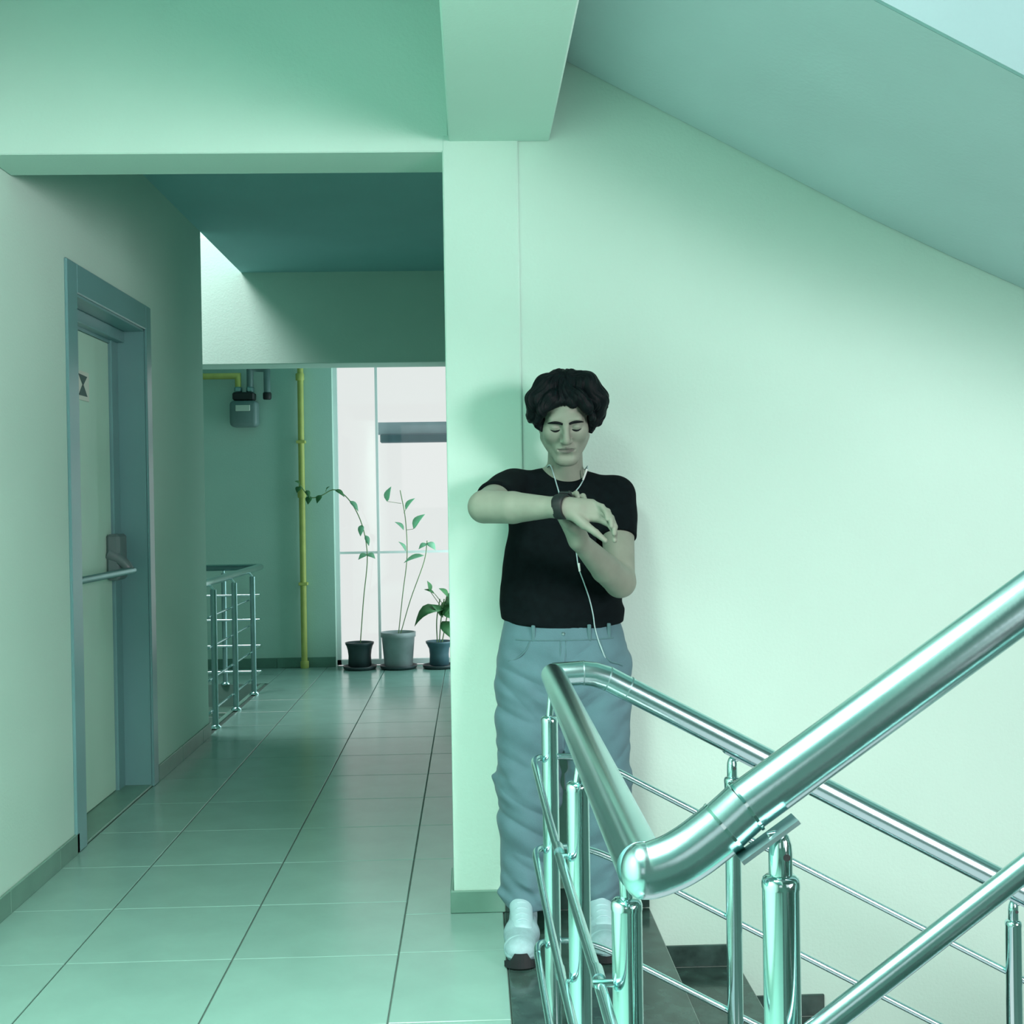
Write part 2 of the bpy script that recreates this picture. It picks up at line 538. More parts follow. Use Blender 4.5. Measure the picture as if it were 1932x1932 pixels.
# ------------------------------------------------------------------ stairs going down along the stair wall
st = empty('stairs', (0.6, 3.5, 0), 'dark granite steps going down along the mint stair wall', 'stairs', kind='structure')
box('landing_slab', (0.084, 2.93, -0.03), (0.575, YW - 0.012, 0.0), M_GRANITE, st, 0.003)
box('landing_slab', (0.084, -2.4, -0.03), (0.27, 2.928, 0.0), M_GRANITE, st, 0.003)
box('skirting', (0.091, YC - 0.012, 0.0), (0.174, YC - 0.001, 0.07), M_GRANITE, st, 0.002)
box('skirting', (0.1745, YW - 0.011, 0.0), (0.575, YW - 0.001, 0.07), M_GRANITE, st, 0.002)
RX, RUN, R1, RISE = 0.565, 0.30, 0.205, 0.178
ztop = 0.0
for i in range(8):
    z = -R1 - RISE * i
    x0 = RX + RUN * i
    box('riser', (x0 - 0.012, 2.95, z), (x0 + 0.002, YW - 0.012, ztop - 0.03), M_GRANITE, st, 0.001)
    box('tread', (x0 - 0.01, 2.93, z - 0.03), (x0 + RUN + 0.012, YW - 0.012, z), M_GRANITE, st, 0.003)
    box('skirting', (x0 + 0.003, YW - 0.011, z), (x0 + RUN, YW - 0.001, z + 0.072), M_GRANITE, st, 0.002)
    ztop = z
bm = bmesh.new()
tag(prism_xz('trim_6', [(0.083, -0.03), (RX - 0.012, -0.03), (RX - 0.012, -R1 - 0.03), (RX + 8 * RUN, -R1 - 7 * RISE - 0.2), (RX + 8 * RUN, -R1 - 7 * RISE - 0.4), (0.55, -0.4), (0.083, -0.25)], 2.96, YW - 0.012, M_SOFFIT), 'concrete slab under the granite steps going down', 'slab', kind='structure')
tag(box('trim_7', (0.083, -2.4, -0.25), (0.26, 2.955, -0.03), M_SOFFIT), 'landing slab edge below the rail', 'slab', kind='structure')

# stairs going up, nearer the viewer (below the frame from here)
su = empty('stairs', (0.6, 0.8, 0), 'granite steps going up beside the large near handrail', 'stairs', kind='structure')
for i in range(10):
    x0 = 0.30 + 0.28 * i
    box('tread', (x0, 0.0, 0.185 * i + 0.155), (x0 + 0.3, 1.46, 0.185 * (i + 1)), M_GRANITE, su, 0.003)
    box('riser', (x0 + 0.004, 0.02, 0.185 * i), (x0 + 0.018, 1.45, 0.185 * i + 0.155), M_GRANITE, su)

# flight overhead: sloping soffit and bright stringer side
SL = 0.534
def zs(x): return 2.847 - SL * (x - 0.334)
pts_lo = [(0.279, zs(0.279)), (1.35, zs(1.35) + 0.012), (1.66, zs(1.66) + 0.03), (1.95, zs(1.95) + 0.055), (4.0, zs(4.0) + 0.10)]
pts_hi = [(p[0], p[1] + 0.62) for p in pts_lo[::-1]]
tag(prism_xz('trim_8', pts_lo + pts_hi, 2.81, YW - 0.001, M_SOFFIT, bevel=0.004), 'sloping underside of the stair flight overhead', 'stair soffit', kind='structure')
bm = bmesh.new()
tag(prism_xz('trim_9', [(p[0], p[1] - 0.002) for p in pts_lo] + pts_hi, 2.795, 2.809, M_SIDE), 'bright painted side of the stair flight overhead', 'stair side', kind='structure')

# ------------------------------------------------------------------ fire door
dr = empty('door_1', (XL, 5.5, 0), 'pale green fire door with a push bar, set deep in the wall', 'door', kind='structure')
XD = XL - 0.14
bm = bmesh.new()
ca = 0.012
box_bm((XL - 0.002, DY0 - 0.105, 0.0), (XL + ca, DY0 + 0.02, DZ + 0.10), 0.004, bm)
box_bm((XL - 0.002, DY1 - 0.015, 0.0), (XL + ca, DY1 + 0.075, DZ + 0.10), 0.004, bm)
box_bm((XL - 0.002, DY0 + 0.02, DZ - 0.02), (XL + ca, DY1 - 0.015, DZ + 0.10), 0.004, bm)
# reveals
box_bm((XD - 0.06, DY0, 0.0), (XL, DY0 + 0.03, DZ), 0.0, bm)
box_bm((XD - 0.06, DY1 - 0.02, 0.0), (XL, DY1, DZ), 0.0, bm)
box_bm((XD - 0.06, DY0, DZ - 0.03), (XL, DY1, DZ), 0.0, bm)
# stop rebate
box_bm((XD - 0.06, DY0, DZ - 0.10), (XD + 0.004, DY1, DZ - 0.001), 0.0, bm)
box_bm((XD, DY0 + 0.03, DZ - 0.085), (XD + 0.045, DY1 - 0.02, DZ - 0.03), 0.003, bm)
box_bm((XD - 0.05, DY1 - 0.124, 0.0), (XD + 0.012, DY1 - 0.02, DZ - 0.03), 0.003, bm)
from_bm('door_frame', bm, M_FRAME, dr)
lf = box('door_leaf', (XD - 0.05, DY0 + 0.03, 0.012), (XD - 0.002, DY1 - 0.130, DZ - 0.101), M_DOOR, dr, 0.003)
box('threshold', (XD - 0.05, DY0 + 0.03, 0.0), (XL + 0.002, DY1 - 0.02, 0.01), M_BASE, dr, 0.002)
box('gasket', (XD - 0.04, DY1 - 0.130, 0.012), (XD - 0.006, DY1 - 0.124, DZ - 0.09), M_HOLE, dr)
pb = tube('push_bar', [(XD + 0.11, 5.06, 1.075), (XD + 0.11, 5.90, 1.075)], 0.016, M_STEELD, dr)
for yy in (5.10, 5.86):
    tube('bar_arm', smooth_path([(XD + 0.01, yy, 1.16), (XD + 0.07, yy, 1.12), (XD + 0.11, yy, 1.075)]), [0.03, 0.03, 0.03, 0.028, 0.026, 0.025, 0.025, 0.025, 0.024, 0.024, 0.022, 0.02, 0.02], M_LATCH, dr, 12)
bm = box_bm((XD, 5.84, 1.03), (XD + 0.06, 5.985, 1.25), 0.012)
from_bm('latch_case', bm, M_LATCH, dr)
sg = box('door_sign', (XD - 0.001, 5.34, 1.86), (XD + 0.003, 5.62, 1.99), M_SIGN_P, dr)
bm = bmesh.new()
for tri in (((5.47, 1.975), (5.59, 1.970), (5.53, 1.925)), ((5.53, 1.935), (5.59, 1.880), (5.47, 1.880))):
    a = [bm.verts.new((XD + 0.0034, p[0], p[1])) for p in tri]
    b = [bm.verts.new((XD + 0.0050, p[0], p[1])) for p in tri]
    bm.faces.new(a); bm.faces.new(b[::-1])
    for i in range(3): bm.faces.new((a[i], a[(i + 1) % 3], b[(i + 1) % 3], b[i]))
bmesh.ops.recalc_face_normals(bm, faces=bm.faces)
from_bm('pictogram', bm, M_SIGN, sg)

# ------------------------------------------------------------------ glazing at the corridor end
wi = empty('window_1', (-0.5, YF + 0.1, 0), 'full height glazing, blown out white, at the corridor end', 'window', kind='structure')
YG = YF + 0.12
bm = bmesh.new()
for x0, x1, z0, z1 in ((OX0, OX0 + 0.035, 0.0, 2.75), (0.265, 0.30, 0.0, 2.75), (OX0, 0.30, 2.71, 2.75), (OX0, 0.30, -0.0, 0.045)):
    box_bm((x0, YG - 0.025, z0), (x1, YG + 0.025, z1), 0.0, bm)
from_bm('window_frame', bm, M_WHITE, wi)
box('mullion', (-0.822, YG - 0.02, 0.045), (-0.800, YG + 0.02, 2.71), M_WHITE, wi)
box('transom', (OX0 + 0.035, YG - 0.018, 0.952), (0.265, YG + 0.018, 0.972), M_WHITE, wi)
for x0, x1 in ((OX0 + 0.036, -0.823), (-0.799, 0.264)):
    for z0, z1 in ((0.046, 0.951), (0.973, 2.709)):
        box('pane', (x0, YG - 0.003, z0), (x1, YG + 0.003, z1), M_GLASS, wi)
w2 = empty('window_2_added', (0.235, 9.95, 0), 'added glazed bay for fill light in the corridor side wall, hidden by the column', 'window', kind='structure')
bm = bmesh.new()
for y0, y1, z0, z1 in ((9.6, 9.63, 0.0, 2.65), (10.29, 10.32, 0.0, 2.65), (9.63, 10.29, 2.61, 2.65), (9.63, 10.29, 0.0, 0.04)):
    box_bm((0.21, y0, z0), (0.26, y1, z1), 0.0, bm)
from_bm('window_frame', bm, M_WHITE, w2)
for y0, y1 in ((9.63, 10.29),):
    box('pane', (0.232, y0, 0.04), (0.238, y1, 2.61), M_GLASS, w2)

# band of the building outside
aw = empty('trim_10', (-0.2, 13.2, 2.0), 'blue grey eave board of a building seen through the glazing, above the pots', 'eave', kind='structure')
Y0 = 13.0
a = at(712, 797, Y0); b_ = at(712, 836, Y0)
box('fascia', (a[0], Y0, a[2] - 0.13), (1.6, Y0 + 0.08, a[2]), M_EAVE, aw, 0.005)
box('gutter', (a[0] + 0.03, Y0 - 0.06, b_[2]), (1.6, Y0 + 0.05, b_[2] + 0.09), M_POT_B, aw, 0.01)
box('soffit_board', (a[0], Y0 + 0.08, a[2] - 0.08), (1.6, Y0 + 0.9, a[2] - 0.05), M_EAVE, aw)

# ------------------------------------------------------------------ gas pipe and meter
gp = empty('gas_pipe', (-1.44, YF - 0.05, 0), 'yellow vertical gas pipe beside the bright glazing', 'pipe')
tube('pipe', [(-1.440, YF - 0.045, 0.0), (-1.436, YF - 0.045, 2.0), (-1.432, YF - 0.045, ZC)], 0.026, M_GAS, gp)
for z in (0.02, 1.46, 2.45):
    lathe('coupling', [(0.033, -0.03), (0.036, -0.02), (0.036, 0.02), (0.033, 0.03)], (-1.438, YF - 0.045, z + 0.01), M_GAS, gp)
for z in (0.7, 1.9):
    box('pipe_clip', (-1.475, YF - 0.075, z), (-1.400, YF - 0.001, z + 0.025), M_GAS, gp, 0.003)

gm = empty('gas_meter', (-1.92, YF - 0.1, 2.05), 'grey gas meter hung high on the end wall under the cross beam', 'meter')
c = at(461, 775, YF - 0.1)
bm = box_bm((c[0] - 0.115, YF - 0.17, 2.04), (c[0] + 0.115, YF - 0.012, 2.26), 0.035, seg=3)
from_bm('meter_body', bm, M_METER, gm, True)
box('meter_head', (c[0] - 0.09, YF - 0.15, 2.262), (c[0] + 0.09, YF - 0.03, 2.33), M_HOLE, gm, 0.012)
box('dial_window', (c[0] - 0.06, YF - 0.176, 2.17), (c[0] + 0.06, YF - 0.168, 2.22), M_SIGN_P, gm, 0.003)
lathe('union_nut', [(0.03, 0), (0.034, 0.01), (0.034, 0.035), (0.03, 0.045)], (c[0] - 0.05, YF - 0.09, 2.332), M_STEELD, gm, 6, False)
lathe('union_nut', [(0.03, 0), (0.034, 0.01), (0.034, 0.035), (0.03, 0.045)], (c[0] + 0.05, YF - 0.09, 2.332), M_STEELD, gm, 6, False)
tube('inlet_pipe', [(-3.2, YF - 0.09, 2.47), (c[0] - 0.05, YF - 0.09, 2.47), (c[0] - 0.05, YF - 0.09, 2.375)], 0.026, M_GAS, gm)
p2 = at(504, 740, YF - 0.09)
tube('outlet_pipe', [(c[0] + 0.05, YF - 0.09, 2.375), (c[0] + 0.05, YF - 0.09, 2.53), (p2[0], YF - 0.09, 2.53), (p2[0], YF - 0.09, 2.30)], 0.028, M_METER, gm)
lathe('pipe_end_cap', [(0.03, 0), (0.036, 0.01), (0.036, 0.05), (0.03, 0.06)], (p2[0], YF - 0.09, 2.27), M_HOLE, gm)
box('wall_bracket', (c[0] - 0.1, YF - 0.012, 2.20), (c[0] + 0.1, YF - 0.001, 2.24), M_STEELD, gm)


# ------------------------------------------------------------------ potted plants
def leaf_bm(base, tip, width, droop=0.2, up=(0, -0.5, 0.8), n=6):
    base = Vector(base); tip = Vector(tip)
    d = tip - base
    L = d.length
    side = d.cross(Vector(up)).normalized()
    nor = side.cross(d).normalized()
    bm = bmesh.new()
    rows = []
    for i in range(n + 1):
        t = i / n
        wv = width * math.sin(math.pi * min(1, t ** 0.75)) * (1 - 0.15 * t) * 0.5 + 0.0006
        c = base + d * t + nor * (math.sin(math.pi * t) * L * droop)
        rows.append([bm.verts.new(c - side * wv + nor * wv * 0.3), bm.verts.new(c), bm.verts.new(c + side * wv + nor * wv * 0.3)])
    for i in range(n):
        for k in range(2):
            bm.faces.new((rows[i][k], rows[i][k + 1], rows[i + 1][k + 1], rows[i + 1][k]))
    g = bmesh.ops.extrude_face_region(bm, geom=list(bm.faces))
    for v in g['geom']:
        if isinstance(v, bmesh.types.BMVert): v.co -= nor * 0.0012
    bmesh.ops.recalc_face_normals(bm, faces=bm.faces)
    for f in bm.faces: f.smooth = True
    return bm


def pot(name, label, px, Y, r_top, r_bot, h, m, saucer, flare=True):
    c = at(px, 1250, Y)
    o = empty(name, (c[0], Y, 0), label, 'plant')
    cx = (c[0], Y, 0)
    if flare:
        prof = [(r_bot * 0.86, 0.022), (r_bot, 0.03), (r_bot * 0.96, h * 0.5), (r_bot * 1.02, h * 0.72), (r_top * 0.93, h * 0.88), (r_top, h * 0.93), (r_top * 1.02, h), (r_top * 0.93, h), (r_top * 0.88, h * 0.93), (r_top * 0.80, h * 0.88)]
    else:
        prof = [(r_bot * 0.94, 0.022), (r_bot, 0.03), (r_top * 0.97, h * 0.86), (r_top * 1.03, h * 0.87), (r_top * 1.04, h), (r_top * 0.95, h), (r_top * 0.92, h * 0.9)]
    lathe('pot', prof, cx, m, o, 28)
    lathe('soil', [(r_top * 0.80, h * 0.80), (r_top * 0.84, h * 0.91), (r_top * 0.4, h * 0.925), (0.004, h * 0.93)], cx, M_SOIL, o, 20)
    lathe('saucer', [(saucer * 0.85, 0.0), (saucer, 0.006), (saucer * 1.05, 0.03), (saucer * 1.0, 0.03), (saucer * 0.93, 0.012), (0.01, 0.012)], cx, M_POT_D, o, 28)
    return o


YP = 10.22
p1 = pot('potted_plant', 'dark waisted pot with a long trailing vine reaching the gas pipe', 679, YP, 0.118, 0.098, 0.225, M_POT_D, 0.135)
pts = [at(680, 1212, YP), at(686, 1130, YP + 0.01), at(693, 1050, YP + 0.02), at(683, 990, YP + 0.03), at(660, 945, YP + 0.05), at(632, 924, YP + 0.06), at(606, 935, YP + 0.06), at(585, 938, YP + 0.06), at(566, 915, YP + 0.06)]
tube('stem', smooth_path(pts, 6), 0.0045, M_STEM, p1, 6)
for (bx, by, tx, ty, wd, dy) in ((606, 934, 598, 950, .05, .05), (632, 924, 650, 938, .045, .05), (585, 936, 581, 952, .055, .02), (578, 925, 584, 940, .04, .02), (566, 915, 556, 908, .05, .06), (566, 918, 560, 930, .05, .06), (660, 945, 676, 965, .045, .05), (683, 990, 680, 1012, .05, .04), (690, 1010, 696, 1030, .04, .03), (693, 1046, 676, 1056, .06, .03), (692, 1046, 708, 1054, .06, .03), (615, 928, 622, 918, .035, .06)):
    from_bm('leaf', leaf_bm(at(bx, by, YP + dy), at(tx, ty, YP + dy - 0.03), wd * 1.1, 0.12), M_LEAF if bx < 640 else M_LEAF2, p1)  # vine leaves in front of the glazing get the backlit colour
p2 = pot('potted_plant', 'large grey pot with a tall thin stemmed plant, its leaves coloured as if backlit', 752, YP, 0.142, 0.118, 0.305, M_POT_G, 0.150, False)
pts = [at(752, 1195, YP), at(760, 1120, YP + 0.02), at(768, 1050, YP + 0.02), at(765, 980, YP + 0.02), at(755, 925, YP + 0.02)]
tube('stem', smooth_path(pts, 6), 0.004, M_STEM, p2, 6)
pts = [at(756, 1195, YP), at(775, 1130, YP), at(800, 1060, YP), at(806, 1020, YP)]
tube('stem', smooth_path(pts, 6), 0.004, M_STEM, p2, 6)
for (bx, by, tx, ty, wd) in ((730, 946, 738, 918, .06), (765, 962, 783, 940, .06), (780, 998, 802, 970, .085), (806, 1026, 790, 1036, .05), (806, 1024, 822, 1038, .06), (800, 1048, 762, 1062, .055), (762, 1000, 745, 985, .05), (766, 1040, 752, 1022, .04)):
    from_bm('leaf', leaf_bm(at(bx, by, YP), at(tx, ty, YP - 0.03), wd * 1.2, 0.1), M_LEAF2, p2)
tube('branch', [at(766, 1000, YP + .02), at(780, 998, YP)], 0.002, M_STEM, p2, 5)
tube('branch', [at(762, 968, YP + .02), at(765, 962, YP)], 0.002, M_STEM, p2, 5)
tube('branch', [at(757, 950, YP + .02), at(730, 946, YP)], 0.002, M_STEM, p2, 5)
p3 = pot('potted_plant', 'slate pot beside the column with broad drooping leaves', 829, YP - 0.02, 0.110, 0.083, 0.225, M_POT_B, 0.135)
for x in (-4, 0, 5):
    tube('stem', smooth_path([at(829 + x, 1212, YP - .02), at(832 + 2 * x, 1170, YP - .03), at(838 + 2 * x, 1130, YP - .03)], 5), 0.005, M_STEM, p3, 6)
for (bx, by, tx, ty, wd, dr_) in ((838, 1150, 782, 1182, .13, .28), (834, 1172, 852, 1205, .12, .1), (838, 1140, 872, 1128, .16, .1), (836, 1150, 868, 1170, .18, .05), (836, 1165, 812, 1140, .10, .1), (846, 1126, 828, 1110, .08, .05), (812, 1116, 806, 1096, .055, .05), (820, 1120, 800, 1112, .045, .05), (850, 1150, 888, 1180, .16, .12), (832, 1160, 858, 1138, .16, .08)):
    from_bm('leaf', leaf_bm(at(bx, by, YP - .04), at(tx, ty, YP - 0.08), wd * 1.05, dr_), M_LEAF, p3)
tube('branch', [at(836, 1150, YP - .03), at(812, 1116, YP - .04)], 0.003, M_STEM, p3, 5)
tube('branch', [at(836, 1140, YP - .03), at(820, 1120, YP - .04)], 0.003, M_STEM, p3, 5)

# ------------------------------------------------------------------ far railing
fr = empty('far_railing', (-1.64, 8.2, 0), 'small steel railing round the far stairwell, past the fire door', 'railing')
XR = -1.645
tube('handrail', [(XR, YE + 0.004, 0.905), (XR, 9.46, 0.905), (-4.19, 9.46, 0.905)], 0.025, M_STEEL, fr)
for z in (0.69, 0.50, 0.30, 0.10):
    tube('bar', [(XR + 0.0, YE + 0.004, z), (XR + 0.0, 9.46, z)], 0.008, M_STEEL, fr, 8)
    tube('bar', [(XR, 9.46, z), (-4.19, 9.46, z)], 0.010, M_STEEL, fr, 8)
for (px_, py_) in ((XR + 0.03, 7.62), (XR + 0.03, 8.28), (XR + 0.03, 8.96), (-1.93, 9.49), (-2.8, 9.49), (-3.7, 9.49)):
    p = tube('post', [(px_, py_, 0.0), (px_, py_, 0.86)], 0.019, M_STEELD, fr, 12)
    lathe('post_foot', [(0.035, 0), (0.035, 0.008), (0.022, 0.02)], (px_, py_, 0.0), M_STEEL, p, 14)
    tube('pin', [(px_, py_, 0.86), (px_ - 0.02 * (py_ < 9.2), py_, 0.885)], 0.008, M_STEEL, p, 8)

# ------------------------------------------------------------------ main railing
ra = empty('stair_railing', (0.196, 2.3, 0), 'large shiny steel stair railing in front of the man', 'railing')
HR = 0.0305
XH = 0.196
YK, YN = 3.05, 1.42
# landing run, from the far mitre towards the viewer
tube('handrail', [(XH, YK - 0.001, 0.935), (0.1935, YN + 0.008, 0.938)], HR, M_STEEL, ra, 40, True)
# far turn and the run down along the stair wall
far = [(XH - 0.001, YK, 0.936), (0.268, YK, 0.940), (0.300, YK, 0.936), (0.335, YK, 0.924), (0.368, YK, 0.906)]
tube('handrail', far, HR, M_STEEL, ra, 40)
tube('handrail', [(0.368, YK, 0.906), (0.404, YK, 0.8875), (3.2, YK, 0.8875 - 0.538 * 2.796)], HR * 0.995, M_STEEL, ra, 40)
for (x, z, dx, dz) in ((0.272, 0.940, 1, 0.0), (0.334, 0.9245, 0.93, -0.36), (0.384, 0.8985, 0.88, -0.47)):
    n = math.hypot(dx, dz)
    tube('weld_ring', [(x - 0.0016 * dx / n, YK, z - 0.0016 * dz / n), (x + 0.0016 * dx / n, YK, z + 0.0016 * dz / n)], HR + 0.0009, M_STEELD, ra, 40)
# near elbow and the run going up
YA = 1.41
def nr(px, py):
    return at(px, py, YA)
el = [nr(1211, 1643), nr(1226, 1642), nr(1246, 1636), nr(1275, 1624), nr(1308, 1604), nr(1340, 1580), nr(1366, 1559)]
ep_ = smooth_path(el, 5)
t0_ = (ep_[0] - ep_[1]) / np.linalg.norm(ep_[0] - ep_[1])
rd = [math.sin(a) for a in np.linspace(0.12, math.pi / 2, 9)]
hdp = [ep_[0] + t0_ * HR * 0.80 * math.cos(a) for a in np.linspace(0.12, math.pi / 2, 9)]
tube('elbow', hdp[:-1] + ep_, [r * HR * 1.06 for r in rd[:-1]] + [HR * 1.06] * len(ep_), M_STEEL, ra, 48)
cA, cB = nr(1366, 1559), nr(1408, 1521)
cC = nr(1932, 1138)
dv = (cC - cB) / np.linalg.norm(cC - cB)
tube('sleeve', [cA, cB], HR * 1.02, M_STEEL, ra, 48)
tube('handrail', [cB, cB + dv * 2.4], HR, M_STEEL, ra, 48)
for p, q_ in ((cA, cB), (cB, cC)):
    d = (q_ - p) / np.linalg.norm(q_ - p)
    tube('weld_ring', [p - d * 0.0018, p + d * 0.0018], HR * 1.09, M_STEEL2, ra, 48)

PR = 0.0212
def post(x, y, z0, z1, pin_to, parent, r=PR, style='pin'):
    p = tube('post', [(x, y, z0), (x, y, z1 - 0.012)], r, M_STEEL2, parent, 32)
    lathe('post_cap', [(r * 1.03, -0.012), (r * 1.03, -0.006), (r * 0.97, -0.001), (r * 0.75, 0.003), (0.002, 0.0035)], (x, y, z1), M_STEEL2, p, 32)
    if style == 'pin':
        tube('pin', [(x, y, z1), pin_to], 0.0085, M_STEEL2, p, 14)
    return p


# landing posts
post(0.1835, 3.025, -0.03, 0.835, (0.190, 3.025, 0.906), ra, 0.0205)
post(0.1825, 2.20, -0.03, 0.860, (0.190, 2.20, 0.908), ra, 0.0205)
post(0.197, 1.615, -0.03, 0.838, (0.1935, 1.612, 0.909), ra, 0.0205)
# flight posts on the wall side
def domed(x, y, z0, z1, rail, parent, slope, r=PR):
    p = post(x, y, z0, z1, None, parent, r, 'dome')
    lathe('post_dome', [(r * 0.62, 0.0), (r * 0.64, 0.004), (r * 0.64, 0.026), (r * 0.60, 0.036), (r * 0.45, 0.046), (r * 0.22, 0.051), (0.001, 0.0525)], (x, y, z1 + 0.002), M_STEEL2, p, 28)
    tube('screw_hole', [(x + 0.004, y - r * 0.66, z1 + 0.026), (x + 0.004, y - r * 0.55, z1 + 0.026)], 0.0042, M_HOLE, p, 12)
    n = math.hypot(1, slope)
    ux, uz = 1 / n, slope / n
    rx, rz = rail
    bm = bmesh.new()
    vs = []
    for yy in (y - 0.016, y + 0.016):
        for (su_, sv) in ((-0.04, -0.0025), (0.04, -0.0025), (0.04, 0.0025), (-0.04, 0.0025)):
            vs.append(bm.verts.new((rx + ux * su_ - uz * sv, yy, rz + uz * su_ + ux * sv)))
    bm.faces.new(vs[0:4][::-1]); bm.faces.new(vs[4:8])
    for i in range(4): bm.faces.new((vs[i], vs[(i + 1) % 4], vs[4 + (i + 1) % 4], vs[4 + i]))
    bmesh.ops.recalc_face_normals(bm, faces=bm.faces)
    from_bm('saddle_plate', bm, M_STEELD, p)
    tube('saddle_neck', [(x, y, z1 + 0.04), ((x + rx) / 2, y, (z1 + 0.04 + rz) / 2 + 0.004), (rx, y, rz)], 0.0075, M_STEEL2, p, 12)


for k, (x, zt) in enumerate(((0.644, 0.668), (1.358, 0.287), (2.07, -0.10))):
    zr = 0.8875 - 0.538 * (x - 0.404)
    stepz = -R1 - RISE * int((x - RX) / RUN) if x > RX else 0
    domed(x, YK, stepz, zt, (x + 0.015, zr - 0.008 - HR * 1.14), ra, -0.538, 0.0200)
# near post of the flight going up
dD = at(1473, 1655, 1.385)
slope_u = dv[2] / dv[0]
rp = at(1441, 1574, 1.405)
domed(dD[0], 1.385, 0.185, dD[2], (rp[0], rp[2]), ra, slope_u, 0.0213)
# infill bars: landing run (fixed to the viewer's left of the posts), far turn, flight down
for (z0, z1) in ((0.728, 0.722), (0.500, 0.508), (0.262, 0.300)):
    path = [(0.162, 1.40, z1), (0.160, 1.65, z1), (0.1475, 2.3, (z0 + z1) / 2), (0.1425, 2.90, z0), (0.1425, 2.99, z0), (0.147, 3.035, z0), (0.160, 3.056, z0), (0.185, 3.062, z0), (0.225, 3.062, z0), (0.28, 3.062, z0 - 0.008), (0.345, 3.062, z0 - 0.035), (0.42, 3.062, z0 - 0.075)]
    tube('bar', smooth_path(path, 5) + [np.array((3.2, 3.062, z0 - 0.075 - 0.54 * 2.78))], 0.0082, M_STEEL, ra, 14)
    for y_ in (1.615, 2.20):
        tube('bar_joint', [(0.150, y_, z0), (0.182, y_, z0)], 0.0055, M_STEEL2, ra, 10)
    for y_ in (1.66, 2.245):
        tube('bar_sleeve', [(0.161 - (y_ > 2) * 0.012, y_ - 0.02, (z0 if y_ > 2 else z1)), (0.161 - (y_ > 2) * 0.012, y_ + 0.02, (z0 if y_ > 2 else z1))], 0.0098, M_STEEL, ra, 14)
for (a_, b_) in (((1520, 1962), (1932, 1640)),):
    A = at(*a_, 1.345); B = at(*b_, 1.345)
    d = B - A
    tube('bar', [A - d * 0.02, A, B, B + d * 3], 0.0142, M_STEEL, ra, 24)
for k in range(1, 3):
    A = at(1520, 1962, 1.345) - np.array((0, 0, 0.24 * k)); d = at(1932, 1640, 1.345) - at(1520, 1962, 1.345)
    tube('bar', [A, A + d * 4], 0.0142, M_STEEL, ra, 24)
post(1.10, 1.385, 0.74, dD[2] + slope_u * 0.75 - 0.02, (1.10, 1.40, dD[2] + slope_u * 0.75 + 0.06), ra, 0.0213)
